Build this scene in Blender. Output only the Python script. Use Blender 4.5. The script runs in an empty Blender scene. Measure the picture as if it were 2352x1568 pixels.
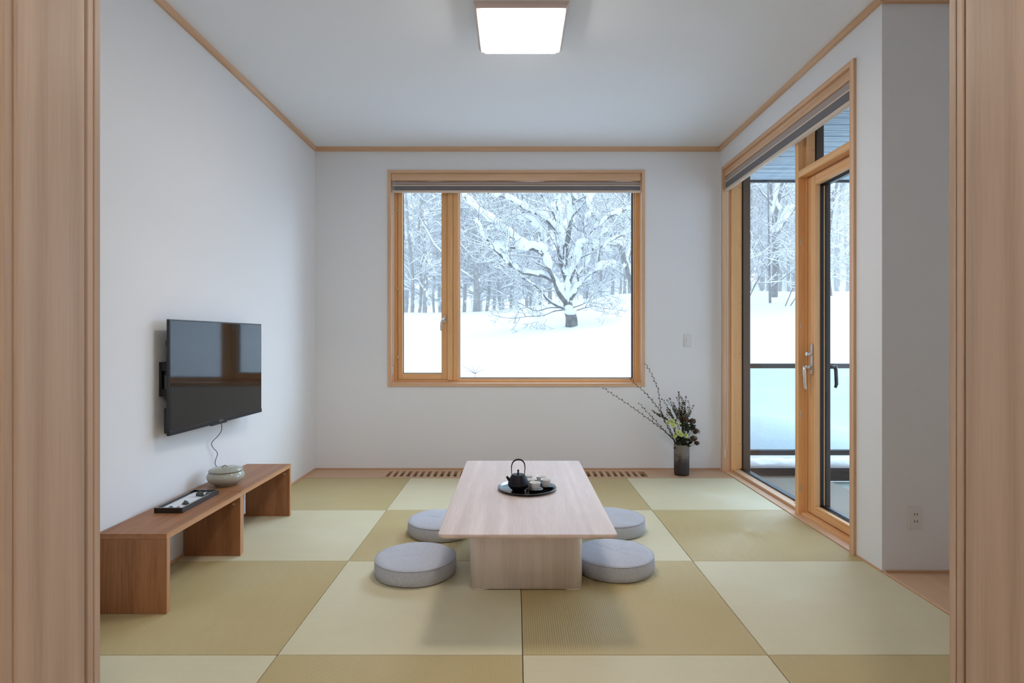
import bpy, bmesh, math, random
from mathutils import Vector, Matrix, noise
PI = math.pi
sc = bpy.context.scene
C = sc.collection

# ------------------------------------------------------------------ camera
F, CX, HY, HC = 1328.0, 1183.0, 778.0, 1.05
cam = bpy.data.cameras.new('camera'); cam.sensor_width = 36.0; cam.lens = F / 2352 * 36
cam.shift_x = -(CX - 1176) / 2352; cam.shift_y = -(784 - HY) / 2352
cam.clip_start = 0.02; cam.clip_end = 300
cam_ob = bpy.data.objects.new('camera', cam); C.objects.link(cam_ob)
cam_ob.location = (0, 0, HC); cam_ob.rotation_euler = (PI / 2, 0, 0)
sc.camera = cam_ob
# ------------------------------------------------------------------ sky, exposure
SKY = 1.5
world = bpy.data.worlds.new('World'); sc.world = world; world.use_nodes = True
bg = world.node_tree.nodes['Background']
bg.inputs[0].default_value = (0.70, 0.84, 1.0, 1); bg.inputs[1].default_value = SKY
sc.view_settings.view_transform = 'Standard'; sc.view_settings.look = 'None'
sc.view_settings.exposure = 0.15; sc.view_settings.gamma = 1.0; sc.view_settings.use_curve_mapping = False
sun = bpy.data.lights.new('overcast_sun', 'SUN'); sun.energy = 11; sun.angle = math.radians(75); sun.color = (.60, .79, 1.0)
sun_ob = bpy.data.objects.new('overcast_sun', sun); C.objects.link(sun_ob)
_el, _az = math.radians(17), math.radians(42)      # low wide sun added to brighten the room, from beyond the balcony corner
sun_ob.location = (12, 12, 8)
sun_ob.rotation_euler = Vector((math.sin(_az)*math.cos(_el), math.cos(_az)*math.cos(_el), math.sin(_el))).to_track_quat('Z', 'Y').to_euler()
cy_ = sc.cycles
cy_.use_denoising = True; cy_.volume_bounces = 2; cy_.max_bounces = 10; cy_.diffuse_bounces = 7; cy_.glossy_bounces = 4
cy_.transparent_max_bounces = 12; cy_.sample_clamp_indirect = 6.0
cy_.use_adaptive_sampling = True; cy_.adaptive_threshold = 0.03
cy_.caustics_reflective = False; cy_.caustics_refractive = False
LAMP_STRENGTH = 32.0
HALL_FILL_STRENGTH = 85
HAZE = 0.019

def px(x, Y): return (x - CX) * Y / F          # measuring helpers used while laying out real positions
def pz(y, Y): return HC + (HY - y) * Y / F

# ------------------------------------------------------------------ mesh helpers
ORG = {}
class MB:
    def __init__(s): s.v = []; s.f = []; s.sm = []
    def add(s, vs, fs, smooth=False):
        b = len(s.v); s.v.extend([tuple(v) for v in vs])
        for f in fs: s.f.append(tuple(b + i for i in f)); s.sm.append(smooth)
        return s
    def box(s, x0, x1, y0, y1, z0, z1):
        if x0 > x1: x0, x1 = x1, x0
        if y0 > y1: y0, y1 = y1, y0
        if z0 > z1: z0, z1 = z1, z0
        vs = [(x0,y0,z0),(x1,y0,z0),(x1,y1,z0),(x0,y1,z0),(x0,y0,z1),(x1,y0,z1),(x1,y1,z1),(x0,y1,z1)]
        return s.add(vs, [(0,3,2,1),(4,5,6,7),(0,1,5,4),(1,2,6,5),(2,3,7,6),(3,0,4,7)])
    def prism(s, poly, axis, a0, a1, smooth=False):
        n = len(poly)
        def P(p, a):
            return {'z': (p[0], p[1], a), 'y': (p[0], a, p[1]), 'x': (a, p[0], p[1])}[axis]
        vs = [P(p, a0) for p in poly] + [P(p, a1) for p in poly]
        b = len(s.v); s.v.extend(vs)
        for i in range(n):
            j = (i + 1) % n; s.f.append((b+i, b+j, b+n+j, b+n+i)); s.sm.append(smooth)
        s.f.append(tuple(b + i for i in range(n))[::-1]); s.sm.append(False)
        s.f.append(tuple(b + n + i for i in range(n))); s.sm.append(False)
        return s
    def lathe(s, prof, c=(0,0,0), n=48, sx=1, sy=1, wob=None, smooth=True):
        b = len(s.v); m = len(prof)
        for k in range(n):
            a = 2*PI*k/n
            for (r, z) in prof:
                w = wob(a, r, z) if wob else (0, 0)
                rr = r + w[0]
                s.v.append((c[0]+rr*math.cos(a)*sx, c[1]+rr*math.sin(a)*sy, c[2]+z+w[1]))
        for k in range(n):
            k2 = (k+1) % n
            for i in range(m-1):
                s.f.append((b+k*m+i, b+k2*m+i, b+k2*m+i+1, b+k*m+i+1)); s.sm.append(smooth)
        return s
    def tube(s, pts, rad, n=6, smooth=True, cap=True, flat=1.0):
        pts = [Vector(p) for p in pts]
        if not hasattr(rad, '__len__'): rad = [rad]*len(pts)
        b = len(s.v); prev = None
        for i, p in enumerate(pts):
            d = (pts[min(i+1, len(pts)-1)] - pts[max(i-1, 0)])
            if d.length < 1e-9: d = Vector((0,0,1))
            d.normalize()
            if prev is None:
                u = d.orthogonal().normalized()
            else:
                u = prev - d*prev.dot(d)
                u = u.normalized() if u.length > 1e-6 else d.orthogonal().normalized()
            prev = u; w = d.cross(u)
            for k in range(n):
                a = 2*PI*k/n
                s.v.append(tuple(p + (u*math.cos(a) + w*math.sin(a)*flat)*rad[i]))
        m = len(pts)
        for i in range(m-1):
            for k in range(n):
                k2 = (k+1) % n
                s.f.append((b+i*n+k, b+i*n+k2, b+(i+1)*n+k2, b+(i+1)*n+k)); s.sm.append(smooth)
        if cap:
            s.f.append(tuple(b+k for k in range(n))[::-1]); s.sm.append(False)
            s.f.append(tuple(b+(m-1)*n+k for k in range(n))); s.sm.append(False)
        return s
    def ball(s, c, r, nu=8, nv=5, sc3=(1,1,1), axis=None, jit=0, rnd=None):
        c = Vector(c); M = Matrix.Identity(3)
        if axis is not None: M = Vector((0,0,1)).rotation_difference(Vector(axis).normalized()).to_matrix()
        vs = []
        for j in range(nv+1):
            t = PI*j/nv
            for i in range(nu):
                a = 2*PI*i/nu; q = 1 + (rnd.uniform(-jit, jit) if rnd else 0)
                vs.append(c + M @ Vector((math.sin(t)*math.cos(a)*sc3[0], math.sin(t)*math.sin(a)*sc3[1], math.cos(t)*sc3[2]))*r*q)
        fs = []
        for j in range(nv):
            for i in range(nu):
                i2 = (i+1) % nu
                fs.append((j*nu+i, (j+1)*nu+i, (j+1)*nu+i2, j*nu+i2))
        return s.add(vs, fs, jit == 0)

def obj(name, mb, mat, parent=None, bevel=0, weld=False, subsurf=0, origin=None, segs=2):
    if parent is not None: o0 = ORG[parent.name]
    elif origin is not None: o0 = Vector(origin)
    else:
        xs = [v[0] for v in mb.v]; ys = [v[1] for v in mb.v]; zs = [v[2] for v in mb.v]
        o0 = Vector(((min(xs)+max(xs))/2, (min(ys)+max(ys))/2, min(zs)))
    me = bpy.data.meshes.new(name)
    me.from_pydata([(v[0]-o0.x, v[1]-o0.y, v[2]-o0.z) for v in mb.v], [], mb.f)
    me.polygons.foreach_set('use_smooth', mb.sm)
    me.update()
    if weld:
        bm = bmesh.new(); bm.from_mesh(me); bmesh.ops.remove_doubles(bm, verts=bm.verts, dist=1e-5)
        bmesh.ops.recalc_face_normals(bm, faces=bm.faces); bm.to_mesh(me); bm.free()
    if mat: me.materials.append(mat)
    o = bpy.data.objects.new(name, me); C.objects.link(o)
    if parent is not None: o.parent = parent
    else: o.location = o0
    ORG[o.name] = o0
    if bevel:
        m = o.modifiers.new('bevel', 'BEVEL'); m.width = bevel; m.segments = segs; m.limit_method = 'ANGLE'
        m.harden_normals = False
    if subsurf:
        m = o.modifiers.new('subsurf', 'SUBSURF'); m.levels = subsurf; m.render_levels = subsurf
    return o
def thing(name, loc, label=None, cat=None, group=None, kind=None):
    o = bpy.data.objects.new(name, None); C.objects.link(o); o.location = loc; o.empty_display_size = 0.1
    ORG[o.name] = Vector(loc)
    if label: o['label'] = label
    if cat: o['category'] = cat
    if group: o['group'] = group
    if kind: o['kind'] = kind
    return o
def tag(o, label=None, cat=None, group=None, kind=None):
    if label: o['label'] = label
    if cat: o['category'] = cat
    if group: o['group'] = group
    if kind: o['kind'] = kind
    return o
def box(name, mat, b, parent=None, bevel=0, kind=None):
    o = obj(name, MB().box(*b), mat, parent, bevel)
    if kind: o['kind'] = kind
    return o
def copy_thing(root, label=None):
    r = root.copy(); C.objects.link(r); ORG[r.name] = ORG[root.name]
    if label: r['label'] = label
    for ch in list(root.children):
        c = ch.copy(); C.objects.link(c); c.parent = r
        for g in list(ch.children):
            d = g.copy(); C.objects.link(d); d.parent = c
    return r

# ------------------------------------------------------------------ materials
def new_mat(name):
    m = bpy.data.materials.new(name); m.use_nodes = True
    return m, m.node_tree, m.node_tree.nodes['Principled BSDF']
def srgb(r, g, b):
    f = lambda c: (c/255/12.92) if c/255 <= .04045 else ((c/255+.055)/1.055)**2.4
    return (f(r), f(g), f(b), 1)
def plain(name, col, rough=.5, metal=0, coat=0, spec=None):
    m, nt, p = new_mat(name)
    p.inputs['Base Color'].default_value = col; p.inputs['Roughness'].default_value = rough
    p.inputs['Metallic'].default_value = metal; p.inputs['Coat Weight'].default_value = coat
    if spec is not None: p.inputs['Specular IOR Level'].default_value = spec
    return m
def noisy(name, c1, c2, scale=(1,1,1), nscale=20, detail=4, rough=.6, bump=0, bscale=None, lo=.35, hi=.65, bdist=.002, spec=None):
    m, nt, p = new_mat(name); N = nt.nodes; L = nt.links
    tc = N.new('ShaderNodeTexCoord'); mp = N.new('ShaderNodeMapping'); mp.inputs['Scale'].default_value = scale
    L.new(tc.outputs['Object'], mp.inputs['Vector'])
    n = N.new('ShaderNodeTexNoise'); n.inputs['Scale'].default_value = nscale; n.inputs['Detail'].default_value = detail
    L.new(mp.outputs[0], n.inputs['Vector'])
    r = N.new('ShaderNodeValToRGB'); r.color_ramp.elements[0].position = lo; r.color_ramp.elements[1].position = hi
    r.color_ramp.elements[0].color = c1; r.color_ramp.elements[1].color = c2
    L.new(n.outputs[0], r.inputs[0]); L.new(r.outputs[0], p.inputs['Base Color'])
    p.inputs['Roughness'].default_value = rough
    if spec is not None: p.inputs['Specular IOR Level'].default_value = spec
    if bump:
        n2 = N.new('ShaderNodeTexNoise'); n2.inputs['Scale'].default_value = bscale or nscale*3; n2.inputs['Detail'].default_value = 3
        L.new(mp.outputs[0], n2.inputs['Vector'])
        b = N.new('ShaderNodeBump'); b.inputs['Strength'].default_value = bump; b.inputs['Distance'].default_value = bdist
        L.new(n2.outputs[0], b.inputs['Height']); L.new(b.outputs[0], p.inputs['Normal'])
    return m
def wood(name, light, dark, along='z', rough=.45, band=14, fine=170, stretch=.035, mixf=.55, streak=.35):
    """grain drawn out along one axis: broad growth bands plus fine fibres"""
    m, nt, p = new_mat(name); N = nt.nodes; L = nt.links
    tc = N.new('ShaderNodeTexCoord'); mp = N.new('ShaderNodeMapping')
    s = [1, 1, 1]; s['xyz'.index(along)] = stretch; mp.inputs['Scale'].default_value = s
    L.new(tc.outputs['Object'], mp.inputs['Vector'])
    n1 = N.new('ShaderNodeTexNoise'); n1.inputs['Scale'].default_value = band; n1.inputs['Detail'].default_value = 3; n1.inputs['Distortion'].default_value = .6
    n2 = N.new('ShaderNodeTexNoise'); n2.inputs['Scale'].default_value = fine; n2.inputs['Detail'].default_value = 3
    n3 = N.new('ShaderNodeTexWave'); n3.wave_type = 'RINGS'; n3.inputs['Scale'].default_value = band*.45
    n3.inputs['Distortion'].default_value = 6; n3.inputs['Detail'].default_value = 2; n3.inputs['Detail Scale'].default_value = 1.2
    for n in (n1, n2, n3): L.new(mp.outputs[0], n.inputs['Vector'])
    a = N.new('ShaderNodeMix'); a.data_type = 'FLOAT'; a.inputs[0].default_value = streak
    L.new(n1.outputs[0], a.inputs[2]); L.new(n3.outputs['Fac'], a.inputs[3])
    b = N.new('ShaderNodeMix'); b.data_type = 'FLOAT'; b.inputs[0].default_value = 1 - mixf
    L.new(a.outputs[0], b.inputs[2]); L.new(n2.outputs[0], b.inputs[3])
    r = N.new('ShaderNodeValToRGB'); r.color_ramp.elements[0].position = .3; r.color_ramp.elements[1].position = .68
    r.color_ramp.elements[0].color = dark; r.color_ramp.elements[1].color = light
    L.new(b.outputs[0], r.inputs[0]); L.new(r.outputs[0], p.inputs['Base Color'])
    bp = N.new('ShaderNodeBump'); bp.inputs['Strength'].default_value = .12; bp.inputs['Distance'].default_value = .001
    L.new(n2.outputs[0], bp.inputs['Height']); L.new(bp.outputs[0], p.inputs['Normal'])
    p.inputs['Roughness'].default_value = rough; p.inputs['Specular IOR Level'].default_value = .35
    return m
M = {}
def wood_set(key, light, dark, **k):
    for ax in 'xyz': M[key+ax] = wood(key+'_'+ax, light, dark, along=ax, **k)
wood_set('hinoki', srgb(222, 184, 150), srgb(200, 158, 122), band=16, mixf=.6)
wood_set('frame', srgb(236, 188, 136), srgb(216, 162, 108), band=18, mixf=.6)
wood_set('jamb', srgb(190, 166, 144), srgb(170, 146, 124), band=12, mixf=.65)
wood_set('oak', srgb(170, 118, 80), srgb(132, 86, 52), band=20, fine=260, mixf=.4)
wood_set('bandwood', srgb(198, 150, 112), srgb(176, 128, 92), band=30)
wood_set('ash', srgb(226, 211, 205), srgb(200, 182, 175), band=16, fine=220, mixf=.6, streak=.55)
wood_set('plank', srgb(206, 172, 142), srgb(188, 152, 122), band=10, mixf=.6)
M['ashz'] = wood('ash_lifted_z', srgb(238, 227, 223), srgb(214, 201, 196), along='z', band=16, fine=220, mixf=.6, streak=.55)  # pedestal ash lightened in colour to offset weak light under the tabletop
def wall_mat(name, col, b=.25):
    m, nt, p = new_mat(name); N = nt.nodes; L = nt.links
    tc = N.new('ShaderNodeTexCoord')
    hs = []
    for scl in ((900, 900, 60), (60, 60, 700)):
        mp = N.new('ShaderNodeMapping'); mp.inputs['Scale'].default_value = scl; L.new(tc.outputs['Object'], mp.inputs['Vector'])
        n = N.new('ShaderNodeTexNoise'); n.inputs['Scale'].default_value = .6; n.inputs['Detail'].default_value = 2
        L.new(mp.outputs[0], n.inputs['Vector']); hs.append(n)
    a = N.new('ShaderNodeMath'); a.operation = 'ADD'; L.new(hs[0].outputs[0], a.inputs[0]); L.new(hs[1].outputs[0], a.inputs[1])
    bp = N.new('ShaderNodeBump'); bp.inputs['Strength'].default_value = b; bp.inputs['Distance'].default_value = .0008
    L.new(a.outputs[0], bp.inputs['Height']); L.new(bp.outputs[0], p.inputs['Normal'])
    p.inputs['Base Color'].default_value = col; p.inputs['Roughness'].default_value = .9
    p.inputs['Specular IOR Level'].default_value = .2
    return m
M['wall'] = wall_mat('linen_wallpaper', (.78, .785, .80, 1))
M['ceil'] = wall_mat('ceiling_paper', (.83, .86, .90, 1), .1)
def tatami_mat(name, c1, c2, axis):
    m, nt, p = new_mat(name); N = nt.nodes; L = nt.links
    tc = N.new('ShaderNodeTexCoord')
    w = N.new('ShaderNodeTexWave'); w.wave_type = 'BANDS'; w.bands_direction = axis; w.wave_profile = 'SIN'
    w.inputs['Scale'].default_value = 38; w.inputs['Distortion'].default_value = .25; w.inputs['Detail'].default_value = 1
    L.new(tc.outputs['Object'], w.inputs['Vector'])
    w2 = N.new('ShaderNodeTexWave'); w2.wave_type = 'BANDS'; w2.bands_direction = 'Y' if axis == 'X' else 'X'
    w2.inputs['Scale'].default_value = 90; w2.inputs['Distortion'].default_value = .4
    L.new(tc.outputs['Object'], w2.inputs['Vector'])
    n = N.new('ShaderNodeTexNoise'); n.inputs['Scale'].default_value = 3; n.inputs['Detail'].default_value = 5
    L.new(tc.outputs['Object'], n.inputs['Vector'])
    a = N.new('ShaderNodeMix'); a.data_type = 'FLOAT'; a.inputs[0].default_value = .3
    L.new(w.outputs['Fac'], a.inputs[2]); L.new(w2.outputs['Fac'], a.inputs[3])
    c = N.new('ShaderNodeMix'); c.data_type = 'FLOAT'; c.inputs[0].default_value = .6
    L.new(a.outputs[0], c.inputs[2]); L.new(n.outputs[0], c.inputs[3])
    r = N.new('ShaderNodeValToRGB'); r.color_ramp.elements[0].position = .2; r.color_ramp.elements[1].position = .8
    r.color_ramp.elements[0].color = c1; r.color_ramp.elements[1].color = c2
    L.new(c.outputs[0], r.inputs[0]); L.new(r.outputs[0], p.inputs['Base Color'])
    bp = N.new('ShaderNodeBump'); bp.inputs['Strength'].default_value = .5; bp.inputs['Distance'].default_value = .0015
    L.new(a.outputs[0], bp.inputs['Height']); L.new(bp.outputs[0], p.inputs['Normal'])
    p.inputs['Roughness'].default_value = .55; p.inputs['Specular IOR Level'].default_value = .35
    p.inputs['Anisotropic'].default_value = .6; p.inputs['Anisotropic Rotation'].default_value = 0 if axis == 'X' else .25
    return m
M['tatami_a'] = tatami_mat('tatami_bright_sheen', srgb(201, 192, 160), srgb(217, 209, 178), 'Y')  # checkered sheen of the turned weave put into two mat colours
M['tatami_b'] = tatami_mat('tatami_dull_sheen', srgb(178, 160, 114), srgb(194, 176, 130), 'X')
M['black_gloss'] = plain('black_lacquer', (.006, .006, .007, 1), .08, coat=.5)
M['black'] = plain('black_plastic', (.012, .012, .013, 1), .35)
M['iron'] = noisy('cast_iron', (.005, .005, .008, 1), (.010, .010, .014, 1), nscale=300, rough=.5, bump=.3, bdist=.0006, spec=.22)
M['bezel'] = plain('grey_brushed_bezel', (.03, .032, .04, 1), .3, metal=.6)
M['chrome'] = plain('brushed_nickel', (.72, .71, .70, 1), .25, metal=1)
M['cream'] = plain('cream_plastic', (.70, .66, .60, 1), .4)
M['white_plastic'] = plain('white_plastic', (.72, .71, .70, 1), .35)
M['porcelain'] = plain('white_porcelain', (.74, .75, .74, 1), .25, coat=.3)
M['hole'] = plain('dark_recess', (.01, .008, .007, 1), .9)
M['cladding'] = plain('dark_bronze_cladding', (.035, .030, .028, 1), .4)
M['gasket'] = plain('black_gasket', (.01, .01, .01, 1), .5)
M['band_light'] = noisy('taupe_fabric', srgb(160, 146, 140), srgb(176, 162, 155), nscale=400, rough=.9)
M['band_dark'] = noisy('grey_fabric', srgb(104, 102, 106), srgb(122, 120, 122), nscale=400, rough=.9)
M['band_cream'] = plain('cream_tape', srgb(214, 196, 178), .6)
M['celadon'] = noisy('celadon_glaze', srgb(160, 160, 148), srgb(178, 177, 164), nscale=18, rough=.14, lo=.3, hi=.7)
M['sand'] = noisy('white_sand', (.66, .68, .70, 1), (.74, .76, .78, 1), nscale=500, rough=.95, bump=.5, bdist=.001)
M['stone'] = noisy('dark_stone', (.03, .03, .032, 1), (.12, .12, .12, 1), nscale=120, rough=.8, bump=.4)
M['cushion'] = noisy('grey_wool', srgb(166, 168, 176), srgb(200, 203, 213), nscale=420, detail=3, rough=.95, bump=.6, bscale=500, bdist=.0012, spec=.1)
M['piping'] = noisy('grey_wool_seam', srgb(155, 157, 165), srgb(180, 183, 192), nscale=420, rough=.95)
M['willow'] = noisy('willow_bark', (.030, .018, .012, 1), (.06, .035, .022, 1), nscale=90, rough=.7)
M['catkin'] = noisy('catkin_fur', (.10, .075, .06, 1), (.24, .20, .17, 1), nscale=150, rough=.9)
M['leaf_dark'] = noisy('dark_leaf', (.012, .020, .008, 1), (.025, .045, .015, 1), nscale=60, rough=.5)
M['leaf_olive'] = noisy('olive_leaf', (.055, .048, .018, 1), (.12, .10, .04, 1), nscale=60, rough=.6)
M['petal'] = noisy('pale_green_petal', srgb(192, 206, 118), srgb(228, 236, 166), nscale=60, rough=.6)
M['flower_eye'] = plain('green_flower_centre', srgb(110, 120, 40), .7)
M['dried'] = noisy('brown_dried_bloom', (.055, .030, .016, 1), (.16, .095, .05, 1), nscale=70, rough=.8)
M['snow'] = noisy('snow', (.84, .87, .90, 1), (.88, .90, .92, 1), nscale=6, rough=.7, bump=.12, bscale=25, bdist=.03, spec=.1)
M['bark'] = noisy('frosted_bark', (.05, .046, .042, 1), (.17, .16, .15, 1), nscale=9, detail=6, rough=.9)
M['bark_far'] = noisy('rime_haze_bark', (.13, .12, .11, 1), (.30, .285, .27, 1), nscale=6, detail=5, rough=.9)  # rime grey, with distance haze put into the colour as extra lightness
M['soffit'] = noisy('weathered_grey_board', srgb(136, 152, 164), srgb(176, 192, 202), scale=(.25,4,4), nscale=9, detail=5, rough=.6)
M['deck'] = noisy('grey_green_deck_panel', srgb(150, 164, 160), srgb(166, 178, 174), nscale=5, detail=4, rough=.55)
M['dark_wood'] = wood('dark_stained_wood', (.050, .036, .032, 1), (.026, .019, .018, 1), along='x', band=20)
M['siding'] = plain('dark_siding', (.10, .09, .085, 1), .7)
M['slab'] = plain('underfloor', (.3, .25, .2, 1), .8)

def vase_mat():
    m, nt, p = new_mat('ash_glazed_stoneware'); N = nt.nodes; L = nt.links
    tc = N.new('ShaderNodeTexCoord'); sp = N.new('ShaderNodeSeparateXYZ'); L.new(tc.outputs['Object'], sp.inputs[0])
    mr = N.new('ShaderNodeMapRange'); mr.inputs['From Min'].default_value = .02; mr.inputs['From Max'].default_value = .22
    L.new(sp.outputs['Z'], mr.inputs[0])
    n = N.new('ShaderNodeTexNoise'); n.inputs['Scale'].default_value = 30; n.inputs['Detail'].default_value = 6; L.new(tc.outputs['Object'], n.inputs['Vector'])
    n2 = N.new('ShaderNodeTexNoise'); n2.inputs['Scale'].default_value = 200; n2.inputs['Detail'].default_value = 3; L.new(tc.outputs['Object'], n2.inputs['Vector'])
    a = N.new('ShaderNodeMath'); a.operation = 'MULTIPLY_ADD'; a.inputs[1].default_value = .9
    L.new(n.outputs[0], a.inputs[0]); L.new(mr.outputs[0], a.inputs[2])
    b = N.new('ShaderNodeMath'); b.operation = 'MULTIPLY_ADD'; b.inputs[1].default_value = .5
    L.new(n2.outputs[0], b.inputs[0]); L.new(a.outputs[0], b.inputs[2])
    r = N.new('ShaderNodeValToRGB'); e = r.color_ramp.elements
    e[0].position = .75; e[0].color = srgb(50, 42, 42); e[1].position = 1.0; e[1].color = srgb(116, 108, 100)
    q = N.new('ShaderNodeMath'); q.operation = 'MULTIPLY'; q.inputs[1].default_value = .68; L.new(b.outputs[0], q.inputs[0])
    L.new(q.outputs[0], r.inputs[0]); L.new(r.outputs[0], p.inputs['Base Color'])
    e[0].position = .72; e[1].position = 1.0
    p.inputs['Roughness'].default_value = .6
    return m
M['vase'] = vase_mat()
def glass_mat(name, tint, refl=.05):
    m = bpy.data.materials.new(name); m.use_nodes = True; nt = m.node_tree; N = nt.nodes; L = nt.links; N.clear()
    out = N.new('ShaderNodeOutputMaterial'); mx = N.new('ShaderNodeMixShader'); t = N.new('ShaderNodeBsdfTransparent')
    g = N.new('ShaderNodeBsdfGlossy'); g.inputs['Roughness'].default_value = .01
    t.inputs[0].default_value = tint
    lw = N.new('ShaderNodeLayerWeight'); lw.inputs[0].default_value = .5
    pw = N.new('ShaderNodeMath'); pw.operation = 'POWER'; pw.inputs[1].default_value = 4.5
    L.new(lw.outputs['Facing'], pw.inputs[0])
    ma = N.new('ShaderNodeMath'); ma.operation = 'MULTIPLY_ADD'; ma.inputs[1].default_value = .8; ma.inputs[2].default_value = refl
    L.new(pw.outputs[0], ma.inputs[0]); L.new(ma.outputs[0], mx.inputs[0])
    L.new(t.outputs[0], mx.inputs[1]); L.new(g.outputs[0], mx.inputs[2]); L.new(mx.outputs[0], out.inputs[0])
    return m
M['glass'] = glass_mat('window_glass', (.975, .99, .995, 1), 0.0)
M['rail_glass'] = glass_mat('balustrade_glass', (.80, .87, .90, 1), .05)
def emit(name, col, s):
    m, nt, p = new_mat(name)
    p.inputs['Base Color'].default_value = (.8, .8, .8, 1)
    p.inputs['Emission Color'].default_value = col; p.inputs['Emission Strength'].default_value = s
    return m
M['lamp'] = emit('lamp_diffuser_glow', (1, .92, .85, 1), LAMP_STRENGTH)
M['hall_fill'] = emit('hall_fill_glow', (1, .93, .86, 1), HALL_FILL_STRENGTH)
def screen_mat():
    m, nt, p = new_mat('tv_screen'); p.inputs['Base Color'].default_value = (.004, .004, .0045, 1)
    p.inputs['Roughness'].default_value = .06; p.inputs['IOR'].default_value = 1.62
    return m
M['screen'] = screen_mat()

# ------------------------------------------------------------------ room shell
XL, XR, YB, ZC = -1.61, 1.65, 4.65, 2.59
YA = 2.60            # alcove wall / front end of the right wall
YJ = 1.10            # room side of the doorway wall
# floor: slab, mats, boards
fl = box('floor', M['slab'], (XL-.15, 2.45, .90, YB+.15, -.18, -.056), kind='structure')
cols = [-1.603, -.79, .025, .84, 1.652]; rows = [YJ+.005, 1.922, 2.735, 3.55, 4.365]
g = .0012
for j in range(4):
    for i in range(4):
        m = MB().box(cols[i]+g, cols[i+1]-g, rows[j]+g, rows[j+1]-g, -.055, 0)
        pale = (i + j) % 2 == 0  # pale squares stand for the brighter weave sheen, set by colour
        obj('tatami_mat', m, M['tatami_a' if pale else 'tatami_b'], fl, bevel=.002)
# wooden boards round the mats
vx0, vx1, vy0, vy1 = -1.02, 1.045, 4.388, 4.602
bm_ = MB()
bm_.box(XL+.008, vx0, 4.367, YB-.002, -.055, 0); bm_.box(vx1, XR, 4.367, YB-.002, -.055, 0)
bm_.box(vx0, vx1, 4.367, vy0, -.055, 0); bm_.box(vx0, vx1, vy1, YB-.002, -.055, 0)
obj('border_board', bm_, M['plankx'], fl)
box('alcove_board', M['planky'], (1.668, 2.40, YJ, YA-.001, -.055, 0), fl, .001)
box('edge_strip', M['hinokiy'], (1.6535, 1.667, YJ, YA+.10, -.055, .003), fl, .001)
# walls
def struct(name, mb, mat, bevel=0):
    o = obj(name, mb, mat, None, bevel); o['kind'] = 'structure'; return o
WX0, WX1, WZ0, WZ1 = -1.012, 1.033, .680, 2.392       # back window opening
w = MB()
w.box(XL-.15, WX0, YB, YB+.2, -.18, 2.9); w.box(WX1, XR+.2, YB, YB+.2, -.18, 2.9)
w.box(WX0, WX1, YB, YB+.2, -.18, WZ0); w.box(WX0, WX1, YB, YB+.2, WZ1, 2.9)
struct('wall_back', w, M['wall'])
struct('wall_left', MB().box(XL-.15, XL, .90, YB, -.18, 2.9), M['wall'])
DY0, DY1, DZ1 = 2.822, 4.572, 2.392                    # balcony opening
w = MB()
w.box(XR, XR+.2, YA, DY0, -.18, 2.9); w.box(XR, XR+.2, DY1, YB, -.18, 2.9)
w.box(XR, XR+.2, DY0, DY1, DZ1, 2.9); w.box(XR, XR+.2, DY0, DY1, -.18, -.03)
w.box(XR+.2, 2.55, YA, YA+.18, -.18, 2.9)
struct('wall_right', w, M['wall'])
struct('wall_alcove', MB().box(2.40, 2.55, .90, YA, -.18, 2.9), M['wall'])
w = MB()                                               # wall with the doorway the camera looks through
w.box(XL-.15, -.84, .93, YJ-.02, -.18, 2.9); w.box(.876, 2.55, .93, YJ-.02, -.18, 2.9); w.box(-.84, .876, .93, YJ-.02, 2.05, 2.9)
struct('wall_front', w, M['wall'])
struct('ceiling', MB().box(XL-.15, 2.55, .93, YB+.2, ZC, ZC+.12), M['ceil'])
# crown and base trims
def trim(n, b, mat): 
    o = box('trim_%d' % n, M[mat], b, None, .0015, 'structure'); return o
ct, ch_ = .018, .034
trim(1, (XL, XR, YB-ct, YB, ZC-ch_, ZC), 'hinokix')
trim(2, (XL, XL+ct, YJ, YB-ct, ZC-ch_, ZC), 'hinokiy')
trim(3, (XR-ct, XR, YA-ct, YB-ct, ZC-ch_, ZC), 'hinokiy')
trim(4, (XR, 2.40, YA-ct, YA, ZC-ch_, ZC), 'hinokix')
box('baseboard_back', M['plankx'], (XL+.01, XR, YB-.008, YB, 0, .012), None, 0, 'structure')
box('baseboard_left', M['hinokiy'], (XL, XL+.008, YJ, YB-.008, -.05, .012), None, 0, 'structure')
box('baseboard_right', M['hinokiy'], (XR-.004, XR, YA, DY0-.03, 0.0, .010), None, 0, 'structure')
box('baseboard_alcove', M['plankx'], (1.668, 2.40, YA-.009, YA, .0, .012), None, 0, 'structure')
# doorway jambs: deep lining with a sliding-door groove and a slim stop on the room side
def jamb(n, X, s):
    r = thing('trim_%d' % n, (X, 1.0, 0), kind='structure')
    def b(x0, x1): return (min(X-s*x0, X-s*x1), max(X-s*x0, X-s*x1))
    a, c = b(0, .05)
    box('lining_board', M['jambz'], (a, c, .914, 1.0615, -.05, 2.1), r, .003)
    a, c = b(.012, .05)
    box('groove', M['jambz'], (a, c, 1.0615, 1.068, -.05, 2.1), r)
    a, c = b(0, .05)
    box('stop_strip', M['jambz'], (a, c, 1.068, 1.0815, -.05, 2.1), r, .001)
    a, c = b(.0035, .05)
    box('stop_strip', M['jambz'], (a, c, 1.0815, 1.0855, -.05, 2.1), r)
    a, c = b(0, .05)
    box('stop_strip', M['jambz'], (a, c, 1.0855, YJ, -.05, 2.1), r, .001)
    a, c = b(.004, .115)
    box('casing_board', M['jambz'], (a, c, .896, .914, -.05, 2.1), r, .002)
    return r
jamb(5, -.789, 1); jamb(6, .826, -1)
box('trim_7', M['jambx'], (-.84, .876, .914, YJ, 2.05, 2.1), None, .002, 'structure')
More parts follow.
